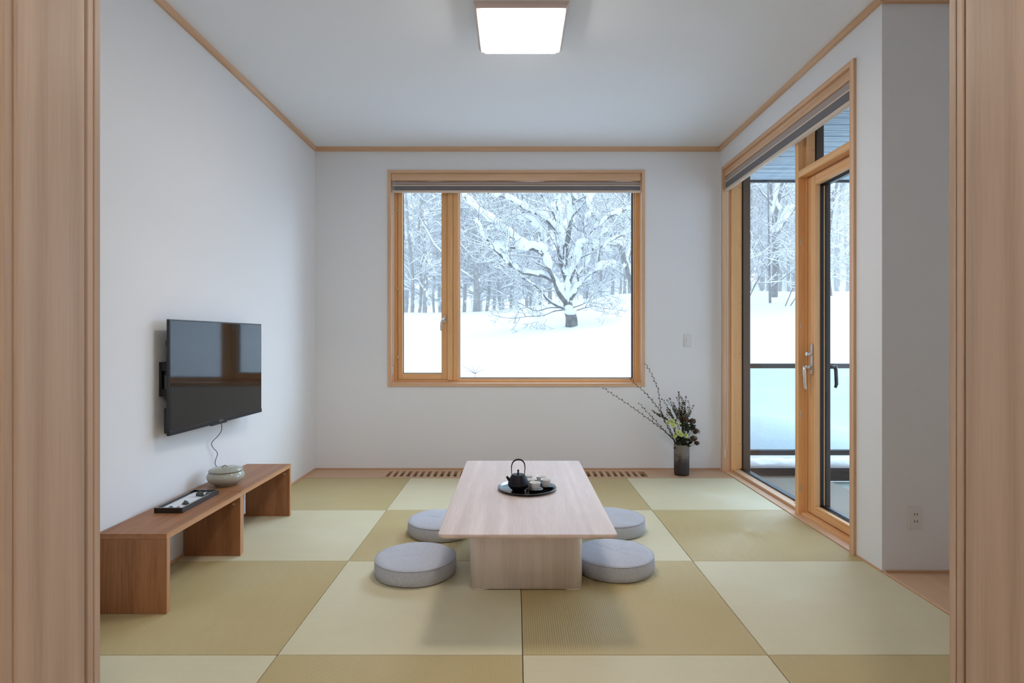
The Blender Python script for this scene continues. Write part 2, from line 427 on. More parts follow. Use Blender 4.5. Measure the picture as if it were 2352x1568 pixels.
# hallway behind the camera
w = MB(); hx0, hx1, hy0 = -1.35, 1.75, -2.2
w.box(hx0-.1, hx0, hy0, .93, -.18, 2.5); w.box(hx1, hx1+.1, hy0, .93, -.18, 2.5); w.box(hx0-.1, hx1+.1, hy0-.1, hy0, -.18, 2.5)
struct('wall_hallway', w, M['wall'])
box('trim_8', M['planky'], (hx0, hx1, hy0, .895, -.18, -.052), None, 0, 'structure')
struct('wall_hallway_top', MB().box(hx0-.1, hx1+.1, hy0-.1, .93, 2.5, 2.62), M['ceil'])
hl = thing('hall_fill_light', (.2, -.4, 2.47), 'round fill light added in the unseen hallway behind the camera, outside the picture', 'lamp')  # unseen lamp added to light the jambs and the table front
obj('base_plate', MB().lathe([(0,2.499),(.17,2.499),(.17,2.475),(0,2.475)], (.2,-.4,0), 32), M['white_plastic'], hl)
obj('diffuser', MB().lathe([(0,2.474),(.16,2.474),(.155,2.44),(.11,2.42),(0,2.415)], (.2,-.4,0), 32), M['hall_fill'], hl)

# ------------------------------------------------------------------ back window
wr = thing('window_1', (0, YB, WZ0), kind='structure')
cw = .030
def ring(name, x0, x1, z0, z1, y0, y1, t, mat, parent, bevel=.0015, tz=None):
    tz = tz or t
    box(name, M[mat+'z'], (x0, x0+t, y0, y1, z0, z1), parent, bevel)
    box(name, M[mat+'z'], (x1-t, x1, y0, y1, z0, z1), parent, bevel)
    box(name, M[mat+'x'], (x0+t, x1-t, y0, y1, z0, z0+tz), parent, bevel)
    box(name, M[mat+'x'], (x0+t, x1-t, y0, y1, z1-tz, z1), parent, bevel)
ring('casing', -1.022, 1.043, .668, 2.405, YB-.012, YB+.075, .026, 'hinoki', wr)
# outer frame, set back
fx0, fx1, fz0, fz1 = -.996, 1.017, .694, 2.379
ring('frame_bar', fx0, fx1, fz0, fz1, YB+.075, YB+.150, .036, 'frame', wr, tz=.022)
# mullion between casement and picture pane
mx0, mx1 = -.552, -.462
box('mullion', M['framez'], (mx0, mx0+.045, YB+.060, YB+.150, fz0+.02, fz1-.02), wr, .002)
box('mullion', M['framez'], (mx0+.047, mx1, YB+.066, YB+.150, fz0+.02, fz1-.02), wr, .002)
# picture pane with bead and gasket
py0 = YB+.105
px0_, px1_, pz0, pz1 = mx1, fx1-.036, fz0+.022, fz1-.022
box('pane', M['glass'], (px0_, px1_, py0+.02, py0+.026, pz0, pz1), wr)
ring('bead', px0_, px1_, pz0, pz1, py0-.012, py0+.018, .010, 'hinoki', wr, .001)
gk = MB()
gk.box(px0_+.006, px0_+.011, py0+.0185, py0+.03, pz0, pz1); gk.box(px1_-.018, px1_-.008, py0+.0185, py0+.05, pz0, pz1)
gk.box(px0_, px1_, py0+.0185, py0+.05, pz0+.008, pz0+.015)
obj('gasket', gk, M['gasket'], wr)
# casement sash
sx0, sx1, sz0, sz1 = fx0+.040, mx0-.002, fz0+.024, fz1-.024
sash = box('sash_stile', M['framez'], (sx0, sx0+.036, YB+.070, YB+.130, sz0, sz1), wr, .003)
box('sash_stile', M['framez'], (sx1-.045, sx1, YB+.070, YB+.130, sz0, sz1), wr, .003)
box('sash_rail', M['framex'], (sx0+.036, sx1-.045, YB+.070, YB+.130, sz0, sz0+.048), wr, .003)
box('sash_rail', M['framex'], (sx0+.036, sx1-.045, YB+.070, YB+.130, sz1-.048, sz1), wr, .003)
box('pane', M['glass'], (sx0+.034, sx1-.043, YB+.10, YB+.106, sz0+.046, sz1-.046), wr)
gk = MB(); a0, a1, b0, b1 = sx0+.036, sx1-.045, sz0+.048, sz1-.048
gk.box(a0, a0+.004, YB+.094, YB+.12, b0, b1); gk.box(a1-.004, a1, YB+.094, YB+.12, b0, b1); gk.box(a0, a1, YB+.094, YB+.12, b0, b0+.005)
obj('gasket', gk, M['gasket'], wr)
# hinges on the far left and bolts on the right
for zz in (2.10, 1.46, .90):
    obj('hinge', MB().tube([(fx0+.040, YB+.066, zz-.018), (fx0+.040, YB+.066, zz+.018)], .004, 8), M['chrome'], wr)
for zz in (1.98, 1.55, 1.13, .85):
    obj('screw_cap', MB().ball((fx1-.037, YB+.125-.028, zz), .006, 8, 4, (.4, 1, 1)), M['framez'], wr)
for xx in (-.38, .02, .42):
    obj('screw_cap', MB().ball((px(880+ (628 if xx<0 else 1140 if xx<.3 else 1650)/3.015, 4.74), YB+.098, fz0+.0225), .006, 8, 4, (1, 1, .4)), M['framex'], wr)
# casement handle
hx, hz = sx1-.020, 1.205
h = MB().box(hx-.011, hx+.011, YB+.060, YB+.0695, hz-.022, hz+.034)
hp = obj('handle_plate', h, M['chrome'], wr, bevel=.003)
h = MB().tube([(hx, YB+.064, hz+.010), (hx, YB+.040, hz+.010), (hx-.006, YB+.030, hz+.008)], .009, 10)
h.tube([(hx-.002, YB+.032, hz+.014), (hx-.016, YB+.030, hz-.004), (hx-.024, YB+.030, hz-.022), (hx-.026, YB+.030, hz-.075), (hx-.026, YB+.033, hz-.088)], [.009, .0085, .008, .0075, .006], 10)
obj('handle', h, M['chrome'], hp)

# ------------------------------------------------------------------ balcony window wall (right)
dr = thing('window_2', (XR, 3.7, 0), kind='structure')
XC0, XC1 = XR-.014, XR+.055            # casing depth
cz = 2.408
box('casing', M['hinokiz'], (XC0, XC1, 2.795, 2.830, -.02, cz), dr, .0015)
box('casing', M['hinokiz'], (XC0, XC1, 4.566, 4.590, -.02, cz), dr, .0015)
box('casing', M['hinokiy'], (XC0, XC1, 2.830, 4.566, cz-.026, cz), dr, .0015)
box('sill_board', M['hinokiy'], (1.654, XC1+.012, 2.830, 4.566, -.03, .004), dr, .0015)
FX0, FX1 = XC1-.002, 1.785             # frame depth (wood); cladding outside
box('frame_bar', M['framez'], (FX0, FX1, 4.552, 4.590, -.02, 2.38), dr, .0015)
box('frame_bar', M['framez'], (FX0, FX1, 2.800, 2.838, -.02, 2.38), dr, .0015)
box('frame_bar', M['framey'], (FX0, FX1, 2.838, 4.552, 2.335, 2.38), dr, .0015)
MY0, MY1 = 3.442, 3.492                # mullion
box('mullion', M['framez'], (FX0-.012, FX0+.03, MY0+.010, MY1, -.0, 2.36), dr, .002)
box('mullion', M['framez'], (FX0+.03, FX1, MY0-.002, MY1-.006, -.0, 2.36), dr, .002)
box('frame_bar', M['hinokiy'], (FX0+.012, FX1, MY1-.006, 4.552, -.02, .022), dr, .0015)
box('frame_bar', M['framey'], (FX0+.004, FX1, 2.838, MY0, -.02, .018), dr, .0015)
TZ0, TZ1 = 2.010, 2.052                # transom bar above the door
box('transom_bar', M['framey'], (FX0-.010, FX1, 2.838, MY0+.012, TZ0, TZ1), dr, .002)
# fixed pane
GX = 1.786
box('pane', M['glass'], (GX, GX+.006, MY1-.008, 4.554, .02, 2.337), dr)
box('pane', M['glass'], (GX, GX+.006, 2.836, MY0, TZ1-.002, 2.337), dr)
gk = MB()
gk.box(GX-.012, GX-.001, MY1-.006, 4.552, .022, .030); gk.box(GX-.012, GX-.001, 2.838, MY0, TZ1, TZ1+.006)
obj('gasket', gk, M['gasket'], dr)
cl = MB()
cl.box(GX+.007, GX+.062, 4.540, 4.600, -.06, 2.45); cl.box(GX+.007, GX+.050, MY0-.006, MY1-.004, -.06, 2.40)
cl.box(GX+.007, GX+.050, 2.80, 2.84, -.06, 2.45); cl.box(GX+.007, GX+.062, 2.80, 4.60, 2.345, 2.45)
cl.box(GX+.007, GX+.062, 2.80, 4.60, -.10, .016); cl.box(GX+.007, GX+.045, 2.84, MY0, TZ0+.004, TZ1-.004)
obj('outer_cladding', cl, M['cladding'], dr, bevel=.002)
# screws
def cap(x, y, z, p, ax=(0,1,0)):
    obj('screw_cap', MB().ball((x, y, z), .0065, 8, 4, (1, 1, .5), ax), M['plankz'], p)
for zz in (2.24, 1.78, 1.33, .93, .58, .22): 
    cap(FX1-.014, 4.5525, zz, dr)
for zz in (2.17, 1.79, 1.37, .95, .55, .10): cap(FX0+.075, MY0-.002, zz, dr)
for yy in (4.35, 3.62): cap(FX0+.05, yy, .0225, dr, (0,0,1))
for zz in (1.63, 1.13, .60, .16):
    box('strike_plate', M['chrome'], (FX0-.001, FX0+.006, MY0+.0085, MY0+.0105, zz-.02, zz+.02), dr)
# door leaf
LX0, LX1 = 1.742, 1.800
ld = thing('door_1', (1.77, 3.14, .026), kind='structure')
ly0, ly1, lz0, lz1 = 2.842, 3.438, .024, 2.004
box('stile', M['framez'], (LX0, LX1, ly1-.085, ly1, lz0, lz1), ld, .004)
box('stile', M['framez'], (LX0, LX1, ly0, ly0+.085, lz0, lz1), ld, .004)
box('rail', M['framey'], (LX0, LX1, ly0+.085, ly1-.085, lz0, lz0+.052), ld, .004)
box('rail', M['framey'], (LX0, LX1, ly0+.085, ly1-.085, lz1-.058, lz1), ld, .004)
box('pane', M['glass'], (LX1-.014, LX1-.008, ly0+.083, ly1-.083, lz0+.05, lz1-.056), ld)
gk = MB(); a0, a1, b0, b1 = ly0+.085, ly1-.085, lz0+.052, lz1-.058
for k in range(3):
    d = .003*k
    gk.box(LX1-.03+.007*k, LX1-.026+.007*k, a0, a1, b0, b0+.004+d); gk.box(LX1-.03+.007*k, LX1-.026+.007*k, a0, a1, b1-.004-d, b1)
gk.box(LX1-.03, LX1-.012, a0, a0+.004, b0, b1); gk.box(LX1-.03, LX1-.012, a1-.004, a1, b0, b1)
obj('gasket', gk, M['gasket'], ld)
cl = MB()
cl.box(LX1+.001, LX1+.028, ly1-.088, ly1, lz0, lz1); cl.box(LX1+.001, LX1+.028, ly0, ly0+.088, lz0, lz1)
cl.box(LX1+.001, LX1+.028, ly0+.088, ly1-.088, lz0, lz0+.055); cl.box(LX1+.001, LX1+.028, ly0+.088, ly1-.088, lz1-.06, lz1)
obj('outer_cladding', cl, M['cladding'], ld, bevel=.002)
hy = 3.392; hz = .895
hp = obj('handle_plate', MB().box(LX0-.008, LX0-.0005, hy-.016, hy+.016, hz-.055, hz+.125), M['chrome'], ld, bevel=.004)
h = MB().tube([(LX0-.006, hy, hz-.012), (LX0-.030, hy, hz-.010), (LX0-.042, hy+.004, hz-.008)], [.015, .011, .010], 12)
h.tube([(LX0-.042, hy+.004, hz-.002), (LX0-.045, hy-.002, hz-.03), (LX0-.044, hy-.004, hz-.08), (LX0-.043, hy-.004, hz-.125), (LX0-.036, hy-.008, hz-.143)], [.010, .0095, .009, .009, .006], 12)
obj('handle', h, M['chrome'], hp)
obj('thumb_turn', MB().tube([(LX0-.006, hy, hz+.066), (LX0-.034, hy, hz+.066)], .012, 16), M['chrome'], hp, bevel=.002)
# outside lever seen through the pane
h = MB().tube([(LX1+.028, hy-.01, hz-.01), (LX1+.075, hy-.01, hz-.01)], .010, 10)
h.tube([(LX1+.072, hy-.01, hz-.004), (LX1+.076, hy-.012, hz-.03), (LX1+.078, hy-.014, hz-.11), (LX1+.070, hy-.016, hz-.13)], [.011, .010, .010, .007], 10)
obj('outside_handle', h, M['cladding'], ld)

# ------------------------------------------------------------------ roman blinds
def bead_chain(pts, parent, r=.0022):
    out = []; 
    for a, b in zip(pts[:-1], pts[1:]):
        a = Vector(a); b = Vector(b); n = max(2, int((b-a).length/.004))
        out += [a.lerp(b, k/n) for k in range(n)]
    out.append(Vector(pts[-1]))
    rad = [r if k % 2 else r*.45 for k in range(len(out))]
    return obj('pull_chain', MB().tube(out, rad, 5), M['cream'], parent)
rb = thing('roman_blind', (0, YB+.03, 2.38), 'raised grey banded fabric blind above the snow view picture window', 'blind')
bx0, bx1 = -.990, 1.008
box('headrail', M['hinokix'], (-.994, 1.013, YB-.004, YB+.045, 2.322, 2.3785), rb, .002)
for zz0, zz1, k, y in ((2.286, 2.320, 'band_light', .012), (2.246, 2.279, 'band_dark', .006)):
    m = MB(); n = 60
    for i in range(n+1):
        x = bx0 + (bx1-bx0)*i/n
        dz = .0035*math.sin(i*.42)*math.sin(i*.11+1) if k == 'band_light' else 0
        m.v += [(x, YB+y+.001, zz0), (x, YB+y-.003, (zz0+zz1)/2), (x, YB+y+.001, zz1+dz), (x, YB+y+.012, zz1+dz), (x, YB+y+.012, zz0)]
    for i in range(n):
        for q in range(5):
            q2 = (q+1) % 5
            m.f.append((i*5+q, i*5+q2, i*5+5+q2, i*5+5+q)); m.sm.append(True)
    m.f.append((0,1,2,3,4)); m.sm.append(False); m.f.append(tuple(n*5+q for q in (4,3,2,1,0))); m.sm.append(False)
    obj('fabric_band', m, M[k], rb)
box('tape', M['band_cream'], (bx0, bx1, YB+.004, YB+.018, 2.279, 2.287), rb, .001)
box('bottom_bar', M['band_cream'], (bx0-.004, bx1+.004, YB+.002, YB+.022, 2.228, 2.2455), rb, .002)
bead_chain([(-.985, YB-.001, 2.355), (-.986, YB-.001, 1.6), (-.988, YB-.001, .86), (-.982, YB-.001, .835), (-.976, YB-.001, .86), (-.974, YB-.001, 1.6), (-.974, YB-.001, 2.35)], rb)
obj('chain_clip', MB().box(-.990, -.984, YB-.004, YB+.001, .77, .825), M['cream'], rb)
rb2 = thing('roman_blind', (XR+.02, 3.7, 2.38), 'raised grey banded fabric blind above the balcony door', 'blind')
by0, by1 = 2.834, 4.562
box('headrail', M['hinokiy'], (XR+.004, XR+.05, by0-.003, by1+.003, 2.332, 2.381), rb2, .002)
box('fabric_band', M['band_light'], (XR+.014, XR+.026, by0, by1, 2.292, 2.332), rb2, .003)
box('tape', M['band_cream'], (XR+.010, XR+.026, by0, by1, 2.282, 2.291), rb2, .001)
box('fabric_band', M['band_dark'], (XR+.008, XR+.022, by0, by1, 2.232, 2.281), rb2, .003)
box('bottom_bar', M['band_cream'], (XR+.004, XR+.028, by0-.002, by1+.002, 2.212, 2.231), rb2, .002)
cyy = 4.545
bead_chain([(XR+.002, cyy, 2.34), (XR+.001, cyy, 1.2), (XR-.001, cyy, .22), (XR+.008, cyy, .19), (XR+.018, cyy, .22), (XR+.020, cyy, 1.2), (XR+.021, cyy, 2.22)], rb2)
obj('chain_clip', MB().box(XR-.003, XR+.003, cyy-.004, cyy+.004, .12, .185), M['cream'], rb2)

# ------------------------------------------------------------------ floor vent
vt = thing('floor_vent', (0, 4.49, 0), 'long slatted wooden floor vent set in the boards below the back window', 'vent')
m = MB()
m.box(vx0, vx1, vy0, vy0+.016, -.03, .002); m.box(vx0, vx1, vy1-.018, vy1, -.03, .002)
m.box(vx0, vx0+.030, vy0+.016, vy1-.018, -.03, .002); m.box(vx1-.030, vx1, vy0+.016, vy1-.018, -.03, .002)
obj('frame', m, M['plankx'], vt)
x = vx0+.030+.026
sl = None; k = 0
while x < vx1-.030-.03:
    m = MB().box(x, x+.026, vy0+.016, vy1-.018, -.028, .001)
    obj('slat', m, M['planky'], vt, bevel=.001); x += .0515
obj('duct', MB().box(vx0+.004, vx1-.004, vy0+.004, vy1-.004, -.055, -.050), M['hole'], vt)

# ------------------------------------------------------------------ low table
TZ, TYF, TYB, TXL, TXR = .350, 2.070, 3.325, -.278, .369
tb = thing('low_table', ((TXL+TXR)/2, 2.7, 0), 'low whitewashed ash table with a pedestal base on the tatami', 'table')
def rrect(x0, x1, y0, y1, r, n=6):
    o = []
    for cx, cy, a0 in ((x1-r, y1-r, 0), (x0+r, y1-r, PI/2), (x0+r, y0+r, PI), (x1-r, y0+r, 1.5*PI)):
        for k in range(n+1):
            a = a0 + PI/2*k/n; o.append((cx+r*math.cos(a), cy+r*math.sin(a)))
    return o
lay = [(.010, -.0185), (.003, -.014), (0, -.009), (0, -.003), (.002, 0)]
m = MB(); n = None
for ins, dz in lay:
    pl = rrect(TXL+ins, TXR-ins, TYF+ins, TYB-ins, .018)
    n = len(pl); m.v += [(p[0], p[1], TZ+dz) for p in pl]
for i in range(len(lay)-1):
    for k in range(n):
        k2 = (k+1) % n; m.f.append((i*n+k, i*n+k2, (i+1)*n+k2, (i+1)*n+k)); m.sm.append(False)
m.f.append(tuple(range(n))[::-1]); m.sm.append(False); m.f.append(tuple((len(lay)-1)*n+k for k in range(n))); m.sm.append(False)
# table top built of glued boards
obj('tabletop', m, M['ashy'], tb)
bx0t, bx1t = -.190, .283
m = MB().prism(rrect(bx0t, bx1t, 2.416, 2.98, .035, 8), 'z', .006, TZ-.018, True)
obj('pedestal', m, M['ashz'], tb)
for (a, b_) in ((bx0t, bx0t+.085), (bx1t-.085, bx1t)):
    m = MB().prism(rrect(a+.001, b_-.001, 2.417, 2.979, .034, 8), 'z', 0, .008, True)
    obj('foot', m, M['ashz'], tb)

# ------------------------------------------------------------------ floor cushions
def cushion(x, y, rz, label, seed, h=.074, R=.181):
    t = thing('floor_cushion', (x, y, 0), label, 'cushion', 'round grey floor cushions round the table')
    t.rotation_euler = (0, 0, 0)
    prof = [(0, .001), (R-.012, .001), (R-.003, .006), (R+.001, .03), (R, h-.012), (R-.004, h-.003), (R-.012, h+.001), (R-.03, h+.002), (R*.75, h+.004), (R*.5, h+.005), (R*.25, h+.005), (0, h+.005)]
    def wob(a, r, z):
        q = noise.noise(Vector((math.cos(a)*r*14+seed, math.sin(a)*r*14, z*8)))
        u = r*math.cos(a-rz); v = r*math.sin(a-rz)
        cr = -.0035*math.exp(-((v+.02*math.sin(u*20))/.010)**2)*math.exp(-((u+.03)/.07)**2) if z > h else 0
        return (q*.0035 if r > R-.02 else 0, (q*.003 if z > h-.02 and r < R-.005 else 0)+cr)
    o = MB().lathe(prof, (x, y, 0), 96, wob=wob)
    obj('cover', o, M['cushion'], t)
    for zz in (h-.006,):
        pts = []
        for k in range(97):
            a = 2*PI*k/96; q = noise.noise(Vector((math.cos(a)*R*14+seed, math.sin(a)*R*14, (zz+.003)*8)))
            rr = R-.002+q*.0035; pts.append((x+rr*math.cos(a), y+rr*math.sin(a), zz+q*.002+.002))
        obj('seam', MB().tube(pts, .0022, 5, cap=False), M['piping'], t)
    return t
cushion(-.447, 2.607, .7, 'round grey floor cushion at the near left of the table', 1)
cushion(.455, 2.652, -.5, 'round grey floor cushion at the near right of the table', 5)
cushion(-.400, 3.146, .1, 'round grey floor cushion at the far left of the table', 9)
cushion(.530, 3.180, 1.2, 'round grey floor cushion at the far right of the table', 13)

# ------------------------------------------------------------------ tea set
TT = TZ
ty = 2.690; tx = px(1210.5, ty); tr = .1365
sv = thing('serving_tray', (tx, ty, TT), 'round black lacquer tray on the table under the tea set', 'tray')
obj('plate', MB().lathe([(0, .001), (tr-.022, .001), (tr-.006, .0055), (tr, .013), (tr-.003, .0135), (tr-.009, .0085), (tr-.020, .0062), (0, .0062)], (tx, ty, TT), 72), M['black_gloss'], sv)
z0 = TT+.0065
kx, ky = .0145, 2.655
kt = thing('kettle', (kx, ky, z0), 'black cast iron teapot with arched handle on the tray', 'teapot')
prof = [(0, 0), (.022, 0), (.028, .002), (.038, .010), (.0452, .020), (.0470, .0240), (.0482, .0260), (.0482, .0272), (.0470, .0290), (.0462, .036), (.0430, .046), (.0375, .058), (.0325, .0665), (.0300, .0695), (.0285, .0700), (.0280, .0690)]
obj('body', MB().lathe(prof, (kx, ky, z0), 48), M['iron'], kt)
ldk = obj('lid', MB().lathe([(.0275, .0680), (.0282, .0700), (.0282, .0718), (.0270, .0724), (.0262, .0718), (.018, .0720), (0, .0724)], (kx, ky, z0), 40), M['iron'], kt)
obj('knob', MB().lathe([(0, .0720), (.0042, .0720), (.0036, .078), (.0042, .086), (.0045, .0925), (.003, .0935), (0, .0937)], (kx, ky, z0), 16), M['iron'], ldk)
pts = []; rad = []
for k in range(25):
    a = PI*k/24; cx_ = math.cos(a)*.0305; s_ = math.sin(a)
    zz = .068+.036*min(1, s_*1.6)+.030*max(0, s_)**1.0+.006*s_
    if k in (0, 24): zz = .066; cx_ *= .90
    pts.append((kx+cx_*(1 if s_ < .98 else 1), ky, z0+zz)); rad.append(.0014+.0022*s_**2)
arc = [(-.0285,.064),(-.0300,.080),(-.0312,.097),(-.0305,.110),(-.0265,.1235),(-.0190,.1335),(-.0095,.1385),(.001,.1400),(.0115,.1385),(.0205,.1335),(.0275,.1240),(.0310,.1110),(.0312,.097),(.0300,.080),(.0285,.064)]
rad = [.0018,.0019,.0021,.0025,.0029,.0033,.0036,.0038,.0036,.0033,.0029,.0025,.0021,.0019,.0018]
obj('handle', MB().tube([(kx+a, ky, z0+b) for a, b in arc], rad, 10), M['iron'], kt)
sp = MB().tube([(kx-.036, ky, z0+.040), (kx-.043, ky, z0+.049), (kx-.050, ky, z0+.058), (kx-.0525, ky, z0+.0625)], [.0085, .007, .0055, .0050], 12)
obj('spout', sp, M['iron'], kt)
def saucer(x, y, label):
    o = obj('saucer', MB().lathe([(0, .0008), (.020, .0008), (.030, .004), (.0365, .0085), (.0372, .0082), (.031, .0028), (.021, 0), (0, 0)][::-1], (x, y, z0+.0003), 40), M['black_gloss'])
    return tag(o, label, 'saucer', 'black saucers on the tray')
saucer(px(1229.5, 2.648), 2.648, 'black saucer under the front teacup')
saucer(px(1254, 2.707), 2.707, 'black saucer under the rightmost teacup')
cp = [(0, .003), (.012, .003), (.0125, 0), (.0145, 0), (.0150, .003), (.0195, .010), (.0222, .021), (.0236, .032), (.0250, .0355), (.0246, .0360), (.0225, .032), (.0205, .020), (.015, .008), (0, .0065)]
cups = [(1229.5, 2.648, .0012, 'small white teacup on a saucer at the front of the tray'),
        (1254, 2.707, .0012, 'small white teacup at the right of the tray'),
        (1243.5, 2.772, 0, 'small white teacup at the back right of the tray'),
        (1217, 2.712, 0, 'small white teacup half hidden behind the teapot, between the other cups'),
        (1212, 2.790, 0, 'small white teacup at the back, behind the teapot')]
for xx, yy, dz, lab in cups:
    o = obj('teacup', MB().lathe(cp, (px(xx, yy), yy, z0+dz), 36), M['porcelain'])
    tag(o, lab, 'cup', 'small white teacups on the tray')

# ------------------------------------------------------------------ wall benches
def bench(y0, y1, label, x1):
    t = thing('side_bench', (-1.465, (y0+y1)/2, 0), label, 'bench', 'low oak benches along the left wall')
    th = .021; H = .306; x0 = XL+.012
    box('top', M['oaky'], (x0, x1, y0, y1, H-th, H), t, .0012)
    box('side_panel', M['oakz'], (x0, x1, y0+.0005, y0+th, 0, H-th), t, .0012)
    box('side_panel', M['oakz'], (x0, x1, y1-th, y1-.0005, 0, H-th), t, .0012)
    box('edge_band', M['bandwoody'], (x1, x1+.0012, y0, y1, H-th, H), t)
    for ya_ in (y0+.0005, y1-th): box('edge_band', M['bandwoodz'], (x1, x1+.0012, ya_, ya_+th-.0005, 0, H-th-.0004), t)
    for yy, s in ((y1-th, -1), (y0+th, 1)):
        obj('screw_cap', MB().tube([(x1-.030, yy-s*.001, H-.055), (x1-.030, yy+s*.003, H-.055)], .006, 12), M['hinokiz'], t)
    return t
bench(2.206, 2.818, 'nearer low oak bench by the left wall, under the sand tray', -1.330)
bench(2.822, 3.446, 'farther low oak bench by the left wall, under the lidded bowl', -1.336)
# sand tray
zb = .3062; ax0, ax1, ay0, ay1 = -1.541, -1.420, 2.468, 2.772
st = thing('sand_tray', (-1.48, 2.62, zb), 'black rectangular tray of white sand on the nearer bench', 'tray')
m = MB(); wt = .008; hh = .0225
m.box(ax0, ax1, ay0, ay1, zb, zb+.004); m.box(ax0, ax0+wt, ay0, ay1, zb+.004, zb+hh); m.box(ax1-wt, ax1, ay0, ay1, zb+.004, zb+hh)
m.box(ax0+wt, ax1-wt, ay0, ay0+wt, zb+.004, zb+hh); m.box(ax0+wt, ax1-wt, ay1-wt, ay1, zb+.004, zb+hh)
obj('tray_box', m, M['black_gloss'], st)
m = MB(); nx, ny = 14, 34
for j in range(ny+1):
    for i in range(nx+1):
        u = ax0+wt+(ax1-ax0-2*wt)*i/nx; v = ay0+wt+(ay1-ay0-2*wt)*j/ny
        m.v.append((u, v, zb+.011+.0012*math.sin(i*1.9)+.001*noise.noise(Vector((u*40, v*40, 0)))))
for j in range(ny):
    for i in range(nx):
        a = j*(nx+1)+i; m.f.append((a, a+1, a+nx+2, a+nx+1)); m.sm.append(True)
o = obj('sand', m, M['sand'], st); o['kind'] = 'stuff'
rn = random.Random(4)
stones = [(-1.486, 2.492, .010, 'small dark stone nearest the front rim of the sand tray'),
          (-1.455, 2.498, .008, 'tiny dark stone in the front right corner of the sand tray'),
          (-1.464, 2.566, .014, 'dark ridged stone in the middle of the sand tray'),
          (-1.4485, 2.553, .009, 'small dark stone touching the ridged stone'),
          (-1.472, 2.700, .016, 'largest dark stone at the far end of the sand tray'),
          (-1.446, 2.716, .012, 'dark pointed stone at the far right of the sand tray'),
          (-1.452, 2.690, .007, 'tiny dark stone before the pointed stone')]
for sx_, sy_, r, lab in stones:
    m = MB(); rr = random.Random(int(r*10000)+int(sy_*1000))
    m.ball((sx_, sy_, zb+.011+r*.35), r, 7, 5, (rr.uniform(.7, 1.1), rr.uniform(.8, 1.2), rr.uniform(.75, 1.0)), None, .28, rr)
    tag(obj('stone', m, M['stone'], weld=False), lab, 'stone', 'stones in the sand tray')
# lidded bowl
bxc, byc = -1.478, 2.955
bw = thing('lidded_bowl', (bxc, byc, zb), 'grey-green glazed round bowl with a lid on the farther bench', 'bowl')
prof = [(0, .004), (.040, .004), (.044, 0), (.049, 0), (.050, .006), (.066, .013), (.082, .026), (.0885, .040), (.0885, .050), (.083, .062), (.077, .0695), (.073, .0705), (.073, .066)]
obj('body', MB().lathe(prof, (bxc, byc, zb), 64), M['celadon'], bw)
prof = [(.072, .0715), (.0795, .0715), (.0815, .074), (.0800, .079), (.064, .087), (.040, .0915), (.018, .0930), (0, .0933)]
lid = obj('lid', MB().lathe(prof, (bxc, byc, zb), 64), M['celadon'], bw)
pts = [(bxc-.016+.032*k/8, byc-.01, zb+.091+.009*math.sin(PI*k/8)) for k in range(9)]
obj('loop_handle', MB().tube(pts, [.003]*9, 8), M['celadon'], lid)
for k in range(0):
    pass

# ------------------------------------------------------------------ television
tv = thing('television', (-1.53, 3.01, .616), 'flat black wall television reflecting the windows above the benches', 'television')
tv.location.y -= .012; tv.rotation_euler = (0, 0, -math.radians(2.4))     # swivelled a little on its bracket
ya, yb_, za, zt_ = 2.594, 3.452, .617, 1.138
xs = -1.526
box('bezel', M['black'], (xs-.014, xs-.001, ya, yb_, za, zt_), tv, .0015)
box('screen', M['screen'], (xs-.0015, xs, ya+.006, yb_-.005, za+.021, zt_-.006), tv)
box('bottom_bezel', M['bezel'], (xs-.0145, xs+.0015, ya, yb_, za-.001, za+.0195), tv, .001)
box('sensor_bar', M['bezel'], (xs-.012, xs+.0005, 2.93, 3.07, za-.007, za-.001), tv, .001)
box('rear_housing', M['black'], (xs-.040, xs-.014, ya+.02, yb_-.04, za+.005, za+.12), tv, .004)
box('rear_housing', M['black'], (xs-.022, xs-.014, ya+.06, yb_-.06, za+.12, zt_-.06), tv, .003)
box('side_button', M['black'], (xs-.018, xs-.014, ya+.0, ya+.02, zt_-.12, zt_-.095), tv, .001)
fc = bpy.data.curves.new('maker_mark', 'FONT'); fc.body = 'SONY'; fc.size = .0135; fc.extrude = .0003; fc.align_x = 'CENTER'; fc.space_character = 1.15
fo = bpy.data.objects.new('maker_mark', fc); C.objects.link(fo)
bpy.context.view_layer.update()
me = bpy.data.meshes.new_from_object(fo.evaluated_get(bpy.context.evaluated_depsgraph_get()))
bpy.data.objects.remove(fo)
me.materials.append(M['chrome'])
mk = bpy.data.objects.new('maker_mark', me); C.objects.link(mk); mk.parent = tv
mk.rotation_euler = (PI/2, 0, PI/2); mk.location = (xs+.0018+1.53, 3.012-3.01, za+.0055-.616)
wb = thing('wall_bracket', (XL+.02, 2.70, .79), 'black steel wall bracket behind the television', 'bracket')
m = MB(); b0 = 2.615
m.box(XL+.0005, XL+.012, b0, b0+.30, .935-.022, .945); m.box(XL+.0005, XL+.012, b0, b0+.30, .79, .82)
m.box(XL+.0005, XL+.012, b0+.14, b0+.17, .82, .913)
obj('wall_plate', m, M['black'], wb, bevel=.001)
m = MB()
m.box(XL+.0125, XL+.060, b0, b0+.004, .790, .945); 
obj('side_cheek', MB().box(XL+.0005, XL+.012, b0-.002, b0+.02, .79, .945), M['black'], wb)
obj('side_arm', MB().box(XL+.012, XL+.056, b0, b0+.006, .905, .943), M['black'], wb)
obj('side_arm', MB().box(XL+.012, XL+.056, b0, b0+.006, .792, .822), M['black'], wb)
obj('support_arm', MB().box(XL+.012, XL+.061, b0+.13, b0+.17, .83, .90), M['black'], wb)
